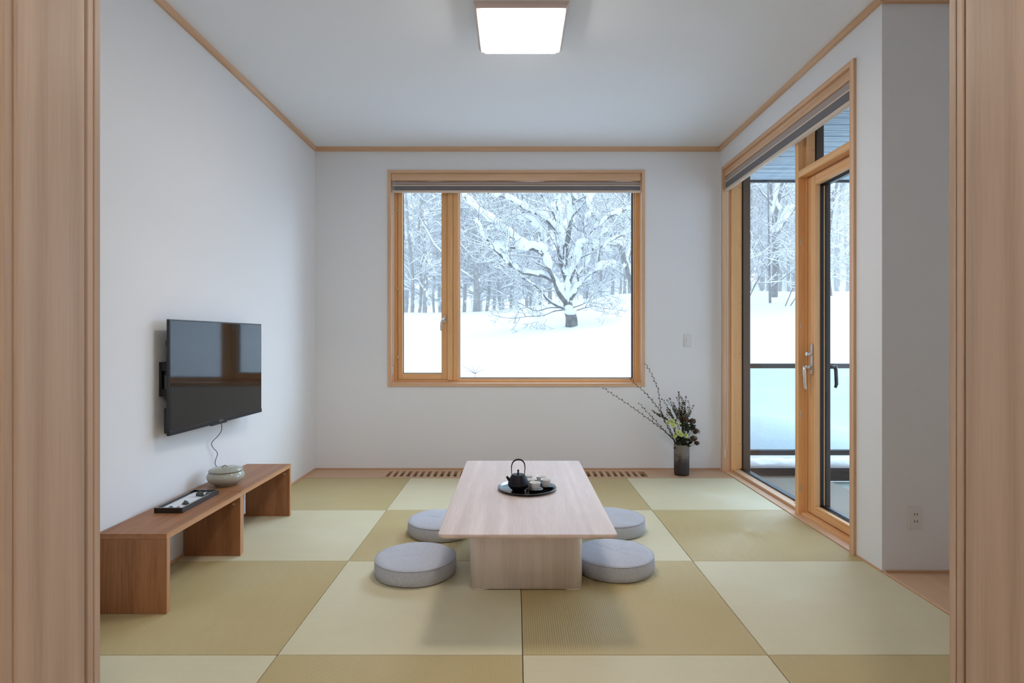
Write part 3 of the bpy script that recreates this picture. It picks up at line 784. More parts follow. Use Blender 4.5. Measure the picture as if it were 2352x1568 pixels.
# tv cable
c1 = [(-1.548, 3.04, .618), (-1.552, 3.06, .575), (-1.575, 3.075, .54), (-1.592, 3.035, .505), (-1.592, 3.05, .475), (-1.588, 3.085, .44), (-1.592, 3.07, .40), (-1.590, 3.075, .375), (-1.585, 3.12, .352), (-1.590, 3.18, .320), (-1.600, 3.20, .3078)]
def smooth_pts(p, n=6):
    p = [Vector(q) for q in p]; out = []
    for i in range(len(p)-1):
        p0, p1, p2, p3 = p[max(i-1, 0)], p[i], p[i+1], p[min(i+2, len(p)-1)]
        for k in range(n):
            t = k/n; out.append(.5*((2*p1)+(p2-p0)*t+(2*p0-5*p1+4*p2-p3)*t*t+(3*p1-p0-3*p2+p3)*t**3))
    out.append(p[-1]); return out
tag(obj('power_cable', MB().tube(smooth_pts(c1), .0019, 6), plain('grey_cable', (.05, .05, .055, 1), .5)), 'thin dark cable hanging from the television to the bench', 'cable')
c2 = [(-1.602, 3.38, .25), (-1.600, 3.40, .18), (-1.603, 3.42, .13), (-1.599, 3.40, .07), (-1.596, 3.37, .012)]
tag(obj('power_cable', MB().tube(smooth_pts(c2), .0024, 6), M['white_plastic']), 'thin white cable on the wall under the farther bench', 'cable')

# ------------------------------------------------------------------ switch and outlet
swx0, swx1 = px(1571, YB), px(1588, YB)
sw = thing('light_switch', ((swx0+swx1)/2, YB, .985), 'white light switch on the back wall right of the window', 'switch')
box('plate', M['white_plastic'], (swx0, swx1, YB-.006, YB-.0003, .985, 1.085), sw, .0015)
box('rocker', M['white_plastic'], (swx0+.016, swx1-.007, YB-.009, YB-.006, .997, 1.073), sw, .001)
obj('indicator', MB().ball((swx0+.020, YB-.0092, 1.037), .002, 8, 4), M['bezel'], sw)
ox = px(2101, YA)
ou = thing('power_outlet', (ox, YA, .197), 'white double power outlet low on the alcove wall', 'outlet')
box('plate', M['white_plastic'], (ox-.030, ox+.030, YA-.006, YA-.0003, .197, .303), ou, .0015)
box('socket', M['white_plastic'], (ox-.012, ox+.012, YA-.0072, YA-.006, .222, .278), ou, .0005)
for zz in (.264, .232):
    for s in (-1, 1):
        box('slot', M['hole'], (ox+s*.006-.0012, ox+s*.006+.0012, YA-.0078, YA-.0070, zz-.005, zz+.005), ou)

# ------------------------------------------------------------------ ceiling lamp
lx, lyc, hw = .027, 2.734, .211
lp = thing('ceiling_lamp', (lx, lyc, 2.50), 'square wood-framed ceiling lamp, switched on, over the table', 'lamp')
box('mounting_plate', M['white_plastic'], (lx-.13, lx+.13, lyc-.13, lyc+.13, 2.535, 2.5895), lp, .004)
box('mounting_plate', M['white_plastic'], (lx-hw+.002, lx+hw-.002, lyc-hw+.002, lyc+hw-.002, 2.5235, 2.536), lp, .004)
# mitred frame rails: outer face leans inwards towards the bottom
zt2, zb2 = 2.524, 2.500; ins = .013; th = .010
def rail(k):
    a = k*PI/2; R_ = Matrix.Rotation(a, 3, 'Z')
    o, i_ = hw, hw-th
    v = [(-o, -o, zt2), (o, -o, zt2), (o-ins, -o+ins, zb2), (-o+ins, -o+ins, zb2),
         (-i_, -i_, zt2), (i_, -i_, zt2), (i_-ins, -i_+ins, zb2), (-i_+ins, -i_+ins, zb2)]
    vs = [R_ @ Vector(p) + Vector((lx, lyc, 0)) for p in v]
    return MB().add(vs, [(0,1,2,3)[::-1], (4,5,6,7), (0,4,5,1)[::-1], (3,2,6,7)[::-1], (0,3,7,4), (1,5,6,2)])
for k in range(4): obj('frame_rail', rail(k), M['ash'+('x' if k % 2 == 0 else 'y')], lp, weld=True)
dlay = [(0, .012), (0, -.004), (.006, -.013), (.018, -.018), (.05, -.021), (.10, -.0225), (.17, -.023)]
m = MB(); hd = hw-th-ins-.001
for ins2, dz in dlay:
    pl = rrect(lx-hd+ins2, lx+hd-ins2, lyc-hd+ins2, lyc+hd-ins2, max(.004, .016-ins2*.05)); n = len(pl)
    m.v += [(p[0], p[1], zb2+dz) for p in pl]
for i in range(len(dlay)-1):
    for k in range(n):
        k2 = (k+1) % n; m.f.append((i*n+k, (i+1)*n+k, (i+1)*n+k2, i*n+k2)); m.sm.append(True)
m.f.append(tuple(range(n))); m.sm.append(False); m.f.append(tuple((len(dlay)-1)*n+k for k in range(n))[::-1]); m.sm.append(True)
obj('diffuser', m, M['lamp'], lp)

# ------------------------------------------------------------------ vase and flowers
VX, VY = px(1565.5, 4.47), 4.47
va = obj('vase', MB().lathe([(0, .001), (.052, .001), (.056, .006), (.0575, .03), (.0585, .22), (.0585, .236), (.056, .2385), (.0535, .236), (.053, .05), (0, .045)], (VX, VY, 0), 56), M['vase'])
tag(va, 'tall grey-brown stoneware cylinder vase on the floor board by the back wall', 'vase')
def fpt(cx, cy, Y): return (px(1370+cx/5.225, Y), Y, pz(820+cy/5.225, Y))
def willow(pts, Ys, label, seed, dens=.016):
    P = [fpt(a, b, Ys[0]+(Ys[1]-Ys[0])*i/(len(pts)-1)) for i, (a, b) in enumerate(pts)]
    P = [(VX-.01, VY, .10)] + P if P[0][2] < .30 else P
    S = smooth_pts(P, 5); n = len(S)
    t = thing('willow_branch', P[0], label, 'branch', 'pussy willow branches in the vase')
    obj('stem', MB().tube(S, [.0026-.0018*i/(n-1) for i in range(n)], 6), M['willow'], t)
    rn = random.Random(seed); m = MB(); acc = 0; side = 1
    for a, b in zip(S[:-1], S[1:]):
        acc += (b-a).length
        if acc > dens and a.z > .30:
            acc = 0; side = -side; d = (b-a).normalized()
            nrm = d.cross(Vector((0, 1, 0))).normalized()*side
            ax = (d+nrm*.55+Vector((0, rn.uniform(-.5, .5), 0))).normalized()
            c = a+nrm*.003+ax*.005
            m.ball(c, .0088*rn.uniform(.7, 1.1), 6, 5, (.42, .42, 1), ax)
    o = obj('catkins', m, M['catkin'], t); o['kind'] = 'stuff'
    return t
willow([(945,1030),(900,970),(820,890),(720,810),(600,725),(520,665),(400,580),(310,520),(230,468),(150,415),(80,365)], (4.46, 4.44), 'longest willow branch, leaning lowest and farthest left from the vase', 1)
willow([(950,1040),(905,965),(830,895),(760,820),(690,740),(600,650),(550,595),(500,540)], (4.45, 4.37), 'short willow branch with pale catkins just above the longest one', 2)
willow([(940,1040),(890,900),(830,785),(790,690),(740,610),(650,500),(590,430),(540,385),(480,335),(440,290),(400,238)], (4.47, 4.50), 'willow branch whose tip crosses the lower right corner of the window', 3)
willow([(955,1040),(880,880),(820,770),(775,650),(765,560),(750,460),(735,370),(700,290),(670,220),(640,165),(605,110),(580,55)], (4.48, 4.54), 'tallest willow branch, rising steeply just right of the window', 4)
willow([(960,1040),(940,860),(900,690),(860,610),(820,540),(780,490)], (4.48, 4.52), 'short willow branch between the tallest one and the leafy sprigs', 5)
def leafq(m, c, d, L, W, up, fold=.2):
    d = Vector(d).normalized(); s = d.cross(Vector(up))
    s = s.normalized() if s.length > 1e-4 else d.orthogonal().normalized(); nn = s.cross(d)
    c = Vector(c)
    v = [c, c+d*L*.35+s*W+nn*W*fold, c+d*L*.75+s*W*.75+nn*W*fold, c+d*L-nn*W*.2, c+d*L*.75-s*W*.75+nn*W*fold, c+d*L*.35-s*W+nn*W*fold, c+d*L*.4, c+d*L*.75]
    m.add(v, [(0,1,6),(1,2,7,6),(2,3,7),(3,4,7),(4,5,6,7),(5,0,6)], True)
def sprig(tip, label, seed, Y, bend=0, base=(1020, 1000)):
    rn = random.Random(seed)
    P0 = Vector((VX+rn.uniform(-.02, .02), VY, .15)); P1 = Vector(fpt(base[0]+rn.uniform(-30, 40), base[1]-150, VY)); P2 = Vector(fpt(tip[0], tip[1], Y))
    mid = P1.lerp(P2, .5)+Vector((bend, 0, 0))
    S = smooth_pts([P0, P1, mid, P2], 10)
    t = thing('leafy_sprig', S[0], label, 'sprig', 'small-leaved sprigs in the vase')
    st_ = MB().tube(S, [.0020-.0012*i/(len(S)-1) for i in range(len(S))], 5)
    m = MB()
    def leaves(path, w):
        acc = 0; k = 0
        for a, b in zip(path[:-1], path[1:]):
            acc += (b-a).length
            if acc > .010:
                acc = 0; k += 1; d = (b-a).normalized()
                for s in (-1, 1):
                    n_ = (Matrix.Rotation(k*1.57+rn.uniform(-.5, .5), 3, d) @ d.orthogonal().normalized())*s
                    leafq(m, a, d*.5+n_, .0150*w*rn.uniform(.8, 1.2), .0062*w, d, .3)
        leafq(m, path[-1], path[-1]-path[-2], .014*w, .006*w, (0, 1, 0))
    leaves(S[11:], 1.0)
    for q in range(7):
        i = rn.randrange(12, len(S)-5); a = S[i]
        d = (S[i+1]-S[i]).normalized()+Vector((rn.uniform(-.8, .8), rn.uniform(-.5, .5), rn.uniform(0, .4)))
        L = rn.uniform(.04, .08); br = [a+d.normalized()*L*k/8+Vector((0, 0, .006*(k/8)**2)) for k in range(9)]
        st_.tube(br, .0009, 4); leaves(br, .9)
    obj('stem', st_, M['willow'], t)
    o = obj('leaves', m, M['leaf_olive'], t); o['kind'] = 'stuff'
    return t
for tipp, lab, sd, Y in (((985, 430), 'tallest small-leaved sprig in the vase, at the top centre', 11, 4.47), ((1072, 485), 'small-leaved sprig rising right of the tallest one', 12, 4.45),
        ((880, 505), 'small-leaved sprig leaning left of the tallest one', 13, 4.45), ((1160, 590), 'small-leaved sprig reaching out farthest right', 14, 4.47),
        ((850, 640), 'short small-leaved sprig above the left chrysanthemum', 15, 4.44), ((1030, 560), 'small-leaved sprig in front, below the tallest one', 16, 4.42), ((930, 560), 'dense middle small-leaved sprig behind the flowers', 17, 4.50),
        ((700, 665), 'short small-leaved sprig pointing left over the willow stems', 18, 4.47)):
    sprig(tipp, lab, sd, Y, rnd if (rnd := random.Random(sd).uniform(-.01, .01)) else 0)
def mum(cx, cy, Y, r, label, seed, face=(-.2, -1, .35)):
    r *= 1.22; rn = random.Random(seed); c = Vector(fpt(cx, cy, Y)); f = Vector(face).normalized()
    t = thing('chrysanthemum', c, label, 'flower', 'pale green chrysanthemums in the vase')
    base = Vector((VX+rn.uniform(-.015, .015), VY-.01, .17))
    obj('stem', MB().tube(smooth_pts([base, base.lerp(c, .6)+Vector((0, 0, -.01)), c], 5), .0016, 5), M['leaf_dark'], t)
    m = MB(); u = f.orthogonal().normalized(); w_ = f.cross(u)
    for rg, (n_, el, L) in enumerate(((16, .15, 1), (14, .5, .9), (11, .85, .75), (8, 1.2, .5))):
        for k in range(n_):
            a = 2*PI*(k+rg*.37)/n_+rn.uniform(-.1, .1)
            d = (u*math.cos(a)+w_*math.sin(a))*math.cos(el)+f*math.sin(el)
            leafq(m, c+f*.002*rg, d, r*L*rn.uniform(.9, 1.08), r*.15, f, .35)
    o = obj('petals', m, M['petal'], t); o['kind'] = 'stuff'
    obj('flower_centre', MB().ball(c+f*r*.28, r*.18, 8, 5), M['flower_eye'], t)
mum(905, 775, 4.415, .022, 'pale green chrysanthemum uppermost in the vase', 21, (-.3, -.8, .7))
mum(918, 822, 4.395, .016, 'small round pale green chrysanthemum facing the room, just under the uppermost', 22, (-.1, -1, .1))
mum(965, 800, 4.41, .015, 'small pale green chrysanthemum right of the uppermost', 23, (.5, -.8, .3))
mum(858, 795, 4.42, .014, 'small pale green chrysanthemum at the left edge of the upper cluster', 27, (-.7, -.6, .4))
mum(985, 905, 4.39, .022, 'pale green chrysanthemum at the middle of the lower cluster', 24, (0, -1, .5))
mum(942, 945, 4.395, .016, 'small pale green chrysanthemum lowest left in the vase', 25, (-.5, -.8, -.1))
mum(1022, 930, 4.385, .017, 'pale green chrysanthemum lower right of the middle one', 28, (.1, -1, -.1))
mum(1070, 940, 4.40, .019, 'yellow-green chrysanthemum at the right of the lower cluster', 26, (.5, -.8, .2))
def bloom(cx, cy, Y, r, label, seed):
    r *= 1.15; rn = random.Random(seed); c = Vector(fpt(cx, cy, Y))
    t = thing('dried_bloom', c, label, 'flower', 'brown dried blooms in the vase')
    base = Vector((VX+.01, VY, .18))
    st_ = MB().tube(smooth_pts([base, base.lerp(c, .55)+Vector((0, 0, .005)), c], 5), .0016, 5); m = MB()
    for k in range(95):
        d = Vector((rn.gauss(0, 1), rn.gauss(0, 1), rn.gauss(0, 1))).normalized()
        p_ = c+Vector((d.x*r*1.1, d.y*r, d.z*r*.9))*rn.uniform(.6, 1)
        if k % 3 == 0: st_.tube([c, p_], .0006, 3)
        for q in range(4):
            a = q*PI/2+rn.uniform(0, 1); u = d.orthogonal().normalized(); e = u*math.cos(a)+d.cross(u)*math.sin(a)
            leafq(m, p_, e+d*.4, .0075, .0032, d, .3)
    obj('stem', st_, M['willow'], t)
    o = obj('florets', m, M['dried'], t); o['kind'] = 'stuff'
bloom(1065, 755, 4.46, .026, 'brown dried bloom above the chrysanthemums, left of the others', 31)
bloom(1150, 770, 4.47, .021, 'brown dried bloom at the upper right of the bunch', 32)
bloom(1195, 890, 4.45, .021, 'brown dried bloom farthest right in the bunch', 33)
bloom(1165, 975, 4.43, .021, 'brown dried bloom at the lower right, over the vase rim', 34)
bloom(1205, 1030, 4.44, .014, 'small brown dried bloom lowest at the right of the vase rim', 35)
def greenery(label, seed, cx, cy, n_, spread):
    rn = random.Random(seed); c = Vector(fpt(cx, cy, 4.42))
    t = thing('dark_foliage', (VX, VY, .2), label, 'foliage')
    m = MB(); s_ = MB()
    for k in range(n_):
        p_ = c+Vector((rn.gauss(0, 1)*spread, rn.gauss(0, 1)*spread*.6, rn.gauss(0, 1)*spread*.75))
        d = (p_-Vector((VX, VY, .19)))
        d = d.normalized()+Vector((rn.uniform(-.6, .6), rn.uniform(-1, .1), rn.uniform(-.9, .3)))
        leafq(m, p_, d, rn.uniform(.022, .040), rn.uniform(.007, .011), (0, -1, .3), .2)
        if k % 3 == 0: s_.tube([(VX+rn.uniform(-.02, .02), VY, .2), p_], .0012, 4)
    obj('stem', s_, M['leaf_dark'], t)
    o = obj('leaves', m, M['leaf_dark'], t); o['kind'] = 'stuff'
greenery('dark green leaves spilling over the vase rim', 41, 1030, 1000, 60, .022)
greenery('dark green leaves among the flowers, right of the chrysanthemums', 42, 1080, 860, 55, .024)

# ------------------------------------------------------------------ balcony
DZ = -.10
bf = thing('balcony_floor', (2.8, 3.8, DZ), kind='structure')
yy = 2.80
for k in range(3):
    y1_ = [3.42, 4.19, 4.66][k]; y0_ = [2.785, 3.42, 4.19][k]
    for (xa, xb) in ((1.86, 2.78), (2.78, 3.70)):
        obj('deck_panel', MB().box(xa+.003, xb-.003, y0_+.003, y1_-.003, DZ-.03, DZ), M['deck'], bf, bevel=.002)
obj('deck_frame', MB().box(1.86, 3.70, 2.785, 4.80, DZ-.20, DZ-.035), M['dark_wood'], bf)
RY = 4.70
rl = thing('balcony_railing', (2.8, RY, DZ), 'dark balcony railing with glass panel seen through the balcony door', 'railing')
box('top_rail', M['dark_wood'], (1.87, 3.70, RY-.03, RY+.03, .812, .850), rl, .003)
box('lower_rail', M['dark_wood'], (1.87, 3.70, RY-.025, RY+.025, .108, .150), rl, .003)
box('kick_board', M['dark_wood'], (1.87, 3.70, RY-.03, RY+.03, DZ+.001, .008), rl, .003)
box('post', M['dark_wood'], (3.64, 3.70, RY-.03, RY+.03, .851, .87), rl)
box('post', M['dark_wood'], (3.701, 3.76, RY-.03, RY+.03, DZ-.2, .87), rl, .003)
box('glass_panel', M['rail_glass'], (1.88, 3.69, RY-.004, RY+.004, .151, .811), rl)
# snow lying on the ledge behind the kick board
m = MB(); nx = 60
for i in range(nx+1):
    x = 1.90+1.78*i/nx
    for k in range(9):
        a = PI*k/8; hgt = .075+.03*noise.noise(Vector((x*5, 0, 3)))+.012*noise.noise(Vector((x*16, k*.5, 0)))
        m.v.append((x, RY+.16-math.cos(a)*.12, -.03+hgt*math.sin(a)**.7+.010*noise.noise(Vector((x*9, k*.7, 1)))))
for i in range(nx):
    for k in range(8): m.f.append((i*9+k, i*9+k+1, (i+1)*9+k+1, (i+1)*9+k)); m.sm.append(True)
o = obj('snow_drift', m, M['snow']); tag(o, 'low ridge of snow lying behind the lower balcony rail', 'snow', kind='stuff')
sf = thing('balcony_soffit', (2.8, 3.8, 2.45), kind='structure')
y = 2.79; k = 0
while y < 5.06:
    obj('soffit_board', MB().box(1.855, 4.2, y+.004, y+.106, 2.450, 2.468), M['soffit'], sf, bevel=.003); y += .110
obj('roof_deck', MB().box(1.855, 4.3, 2.79, 5.12, 2.472, 2.62), M['siding'], sf)
obj('fascia', MB().box(1.855, 4.3, 5.095, 5.12, 2.430, 2.62), M['cladding'], sf)

# ------------------------------------------------------------------ snow ground
def lerp_tab(t, x):
    if x <= t[0][0]: return t[0][1]
    for (a, b), (c, d) in zip(t[:-1], t[1:]):
        if x <= c:
            u = (x-a)/(c-a); u = u*u*(3-2*u)*.35+u*.65; return b+(d-b)*u
    return t[-1][1]
def ground(x, y):
    crest = lerp_tab([(-8, 1.98), (-4, 1.96), (-1, 2.02), (1, 2.2), (4, 2.62), (8, 2.72), (12, 2.72), (18, 2.9)], x*20/max(y, 12) if y > 12 else x*20/12)
    prof = lerp_tab([(4.9, -.45), (6.5, -.02), (8, .34), (10, .82), (13, 1.31), (16, 1.68), (20, 2.0), (24, 2.05), (60, 2.3)], y)
    k = min(1, max(0, (y-9)/11))
    z = prof+(crest-2.0)*k
    z += .16*math.exp(-((x-2.4)/1.3)**2-((y-6.1)/.7)**2)*2.0
    z += 4.6*math.exp(-((x-22)/7)**2-((y-36)/7)**2)
    z += .10*noise.noise(Vector((x*.25, y*.25, 0)))*min(1, (y-4.9)/3 if y > 4.9 else 0)+.03*noise.noise(Vector((x*.9, y*.9, 4)))
    z -= .10*math.exp(-((x-1.27)**2+(y-12.8)**2)/.35)
    return z
m = MB()
def grid(xs, ys, f):
    b = len(m.v); nx = len(xs); 
    for y in ys:
        for x in xs: m.v.append((x, y, f(x, y)))
    for j in range(len(ys)-1):
        for i in range(nx-1):
            a = b+j*nx+i; m.f.append((a, a+1, a+nx+1, a+nx)); m.sm.append(True)
ysg = [4.9+.12*k for k in range(40)]+[9.7+.3*k for k in range(50)]+[24.7+1.2*k for k in range(30)]
xsg = [-30+1.5*k for k in range(16)]+[-6+.25*k for k in range(90)]+[16.5+1.2*k for k in range(26)]
grid(xsg, ysg, ground)
grid([3.8+.6*k for k in range(50)], [-8+.6*k for k in range(22)]+[4.9], lambda x, y: -.45+.05*noise.noise(Vector((x, y, 0)))+.05*max(0, x-6))
o = obj('snow_ground', m, M['snow'], origin=(0, 0, 0)); o['kind'] = 'structure'

# ------------------------------------------------------------------ falling-snow haze over the slope
hm = bpy.data.materials.new('snow_haze'); hm.use_nodes = True; hm.node_tree.nodes.clear()
ho = hm.node_tree.nodes.new('ShaderNodeOutputMaterial'); hv = hm.node_tree.nodes.new('ShaderNodeVolumeScatter')
hv.inputs['Color'].default_value = (1, .99, .975, 1); hv.inputs['Density'].default_value = HAZE; hv.inputs['Anisotropy'].default_value = .2
hm.node_tree.links.new(hv.outputs[0], ho.inputs['Volume'])
hz_ = box('snow_haze', hm, (-40, 60, 7.5, 62, -3, 11)); hz_['kind'] = 'stuff'
tag(hz_, 'pale haze of falling snow over the slope and the forest', 'haze')
# ------------------------------------------------------------------ trees
def snow_on(mb, pts, rad, thick, rn, seed, n=5, vert=.30, cover=.8):
    """snow lying along the upper side of a branch in broken, lumpy clumps"""
    run = []; rr = []
    def flush():
        if len(run) >= 3:
            L = len(run); q = [r_*min(1, .35+1.3*math.sin(PI*(i+.5)/L)) for i, r_ in enumerate(rr)]; q[0] *= .4; q[-1] *= .4
            b0 = len(mb.v); mb.tube(run, q, n, flat=.85)
            for i in range(L):
                for k in range(n):
                    j = b0+i*n+k; v = Vector(mb.v[j]); c = run[i]; w_ = noise.noise(v*7+Vector((seed, 0, 0)))
                    d = (v-c); v = c+d*(1+.45*w_)
                    if d.z < 0 and thick > .05: v.z -= abs(d.z)*.5*max(0, w_+.2)
                    mb.v[j] = tuple(v)
    N_ = len(pts); lim = rn.randint(5, 14)
    for i, p in enumerate(pts):
        p = Vector(p)
        d = (Vector(pts[min(i+1, N_-1)])-Vector(pts[max(i-1, 0)]))
        if d.length < 1e-6: continue
        d.normalize(); up = Vector((0, 0, 1))-d*d.z; h = up.length
        nz = noise.noise(Vector((p.x*1.3+seed, p.y*1.3, p.z*1.3)))*.5+.5
        if h < vert or nz > cover or len(run) > lim:
            flush(); run = []; rr = []; lim = rn.randint(5, 14); continue
        up.normalize(); s = thick*(.40+.9*nz)*(.45+.55*h)*(1+.35*noise.noise(p*2.3+Vector((0, seed, 0))))
        run.append(p+up*(rad[i]*.7+s*.5)); rr.append(s)
    flush()
def grow(mb, sn, p, d, L, r, depth, rn, thick, seed, gravity=.0, spread=.7, seg=.28, kids=(4, 5), minr=.004, wild=.16):
    n = max(3, int(L/seg)); pts = [p]; rad = [r]; cur = d.normalized(); q = Vector(p)
    for k in range(n):
        cur = (cur+Vector((rn.gauss(0, wild), rn.gauss(0, wild), rn.gauss(0, wild*.8)-gravity))).normalized()
        q = q+cur*(L/n); pts.append(q.copy()); rad.append(max(minr, r*(1-.82*(k+1)/n)))
    mb.tube(pts, rad, 6 if r > .05 else (4 if r > .015 else 3), cap=False)
    snow_on(sn, pts, rad, thick*(1 if r > .02 else .55), rn, seed, 5 if r > .03 else 4)
    if depth > 0:
        for k in range(rn.randint(*kids)):
            i = rn.randrange(max(1, n//4), n); a = pts[i]; dd = (pts[i+1]-pts[i]).normalized()
            side = Matrix.Rotation(rn.uniform(0, 2*PI), 3, dd) @ dd.orthogonal().normalized()
            nd = dd*(1-spread*.5)+side*spread+Vector((0, 0, .12))
            grow(mb, sn, a, nd, L*rn.uniform(.35, .6), rad[i]*rn.uniform(.45, .65), depth-1, rn, thick*.8, seed, gravity*.6, spread, seg*.75, kids, minr, wild)

# --- the large tree in the middle of the view
TYm = 13.0
def tp(cx, cy, dy=0): 
    Y = TYm+dy; return Vector((px(880+cx/3.015, Y), Y, pz(380+cy/3.015, Y)))
big = thing('snowy_tree', tp(1300, 1120), 'big spreading bare tree loaded with snow, in the middle of the window view', 'tree')
rn = random.Random(77)
def limb(pts, r0, r1, dy0=0, dy1=0, thick=.06, twigs=4, tl=1.1, sub=9):
    n0 = len(pts)
    P = [tp(a, b, dy0+(dy1-dy0)*i/(n0-1)) for i, (a, b) in enumerate(pts)]
    S = smooth_pts(P, sub); N_ = len(S)
    R_ = [(r0+(r1-r0)*i/(N_-1))*(1+.10*noise.noise(S[i]*3)) for i in range(N_)]
    bmb = MB().tube(S, R_, 8); sn = MB()
    snow_on(sn, S, R_, thick*1.0, rn, 3, 9, .08, .84)
    for k in range(2, N_-2):                      # heavier pillows where the limb flattens
        if thick >= .07 and rn.random() < .16:
            c_ = S[k]+Vector((rn.uniform(-.03, .03), rn.uniform(-.05, .02), R_[k]+thick*.55)); d_ = S[k+1]-S[k]
            b0 = len(sn.v); sn.ball(c_, thick*rn.uniform(.7, 1.15), 12, 8, (.75, .8, 1.5), d_)
            for j in range(b0, len(sn.v)):
                v = Vector(sn.v[j]); v = c_+(v-c_)*(1+.5*noise.noise(v*6)); sn.v[j] = tuple(v)
    for k in range(int(twigs*1.6)):
        i = rn.randrange(N_//4, N_-1); dd = (S[i+1]-S[i]).normalized()
        side = Matrix.Rotation(rn.uniform(0, 2*PI), 3, dd) @ dd.orthogonal().normalized()
        grow(bmb, sn, S[i], dd*.7+side*.8+Vector((0, 0, .15)), tl*rn.uniform(.6, 1.2), max(.007, R_[i]*.38), 2, rn, .028, 5, 0, .75, .16, (3, 4), .0035, .14)
    br = obj('branch', bmb, M['bark'], big)
    if sn.v:
        s = obj('snow_load', sn, M['snow'], br); s['kind'] = 'stuff'
tr_ = [(1302,1128),(1305,1085),(1300,1040),(1285,1000),(1278,950)]
P = [tp(a, b) for a, b in tr_]; P[0].z -= .15
obj('trunk', MB().tube(smooth_pts(P, 5), [.15-.05*i/20 for i in range(21)], 12), M['bark'], big)
obj('snow_cap', MB().ball(tp(1300, 1012, -.1), .13, 12, 7, (1.2, .9, .6)).ball(tp(1285, 985, -.12), .09, 10, 6, (1.1, 1, .8)), M['snow'], big)
limb([(1278,960),(1240,920),(1210,870),(1180,790),(1140,700),(1105,610),(1085,588),(1000,578),(880,570),(760,572)], .060, .012, 0, -.8, .10, 5)
limb([(1185,805),(1120,770),(1060,758),(940,735),(865,675),(800,610),(740,545),(690,470),(645,395)], .042, .010, 0, -1.2, .075, 6)
limb([(1278,950),(1276,880),(1270,810),(1240,700),(1218,600),(1214,500),(1222,400),(1208,290),(1205,180),(1210,60),(1230,-80)], .060, .025, 0, .2, .10, 6)
limb([(1216,470),(1160,410),(1090,350),(980,300),(900,250),(800,210),(700,190)], .034, .010, 0, -.6, .09, 6)
limb([(1208,400),(1170,320),(1110,230),(1080,160),(1070,60)], .026, .012, 0, .4, .06, 4)
limb([(1280,830),(1310,750),(1340,670),(1370,580),(1385,520),(1400,430),(1415,330),(1440,230),(1480,120)], .050, .018, 0, .5, .10, 6)
limb([(1395,500),(1440,460),(1500,410),(1580,350),(1660,315),(1745,285)], .026, .009, .4, -.2, .06, 6)
limb([(1265,560),(1282,460),(1292,380),(1298,280),(1300,180),(1310,60)], .075, .055, .3, .5, .08, 3)
limb([(1270,800),(1260,700),(1262,620),(1265,560)], .045, .070, .1, .3, .05, 0)
limb([(1300,930),(1330,880),(1355,835),(1420,790),(1470,735),(1530,700),(1600,690)], .038, .010, 0, -.5, .09, 7, .9)
limb([(1105,620),(1060,590),(930,522),(850,470),(780,410),(720,365),(640,290),(540,200)], .030, .008, -.4, -1.4, .10, 7)
limb([(1350,760),(1400,690),(1440,600),(1490,520),(1540,470)], .022, .010, .2, .4, .10, 4)
limb([(1250,990),(1190,965),(1130,920),(1085,860),(1000,800),(930,745),(860,640)], .026, .008, -.1, -.9, .03, 5, .8)
limb([(1245,1000),(1180,1010),(1100,1040),(1000,1045),(880,1058),(770,1035)], .014, .004, -.1, -.9, .012, 4, .6)
limb([(1240,985),(1150,985),(1060,1005),(960,960),(880,920)], .014, .004, -.1, -.6, .012, 4, .6)
limb([(1310,985),(1370,965),(1430,935),(1500,905),(1560,900)], .014, .004, -.1, -.3, .012, 4, .6)
limb([(1320,1010),(1400,985),(1460,975),(1530,990)], .013, .004, -.1, -.5, .012, 4, .5)
limb([(1100,520),(1075,450),(1040,400),(1000,380),(900,375)], .030, .010, 0, -.2, .11, 4)
limb([(1210,200),(1160,150),(1090,110),(980,90),(960,180),(975,290)], .022, .012, 0, -.3, .07, 3)
limb([(1300,640),(1330,600),(1345,560),(1400,535),(1500,550)], .022, .008, 0, -.3, .08, 4, .8)
limb([(1490,670),(1500,600),(1520,550),(1600,510),(1700,460),(1745,440)], .020, .008, .1, -.2, .06, 5, .8)
limb([(1330,240),(1300,160),(1290,80)], .03, .02, .3, .3, .08, 3)
limb([(1420,300),(1400,200),(1340,120),(1320,20)], .025, .012, .3, .5, .08, 4)

# --- young tree and its neighbour seen through the balcony glazing, second tree at the right of the window
def free_tree(loc, limbs, label, seed, thick, twigs=5, mat='bark'):
    t = thing('snowy_tree', loc, label, 'tree'); rn_ = random.Random(seed); base = Vector(loc)
    tk = None
    for k, (pts, r0, r1) in enumerate(limbs):
        S = smooth_pts([base+Vector(p) for p in pts], 9); N_ = len(S); R_ = [r0+(r1-r0)*i/(N_-1) for i in range(N_)]
        a = MB().tube(S, R_, 7); sn = MB(); snow_on(sn, S, R_, thick, rn_, seed, 6, .08, .7)
        for q in range(twigs):
            i = rn_.randrange(N_//4, N_-1); dd = (S[i+1]-S[i]).normalized()
            side = Matrix.Rotation(rn_.uniform(0, 2*PI), 3, dd) @ dd.orthogonal().normalized()
            grow(a, sn, S[i], dd*.7+side*.7, rn_.uniform(.8, 1.8), max(.008, R_[i]*.4), 2, rn_, .035, seed, 0, .7, .2, (3, 4), .004)
        br = obj('trunk' if k == 0 else 'branch', a, M[mat], t)
        if sn.v: s = obj('snow_load', sn, M['snow'], br); s['kind'] = 'stuff'
    return t
def gl(x, y, Y): X = px(x, Y); return (X, Y, ground(X, Y)-.1)
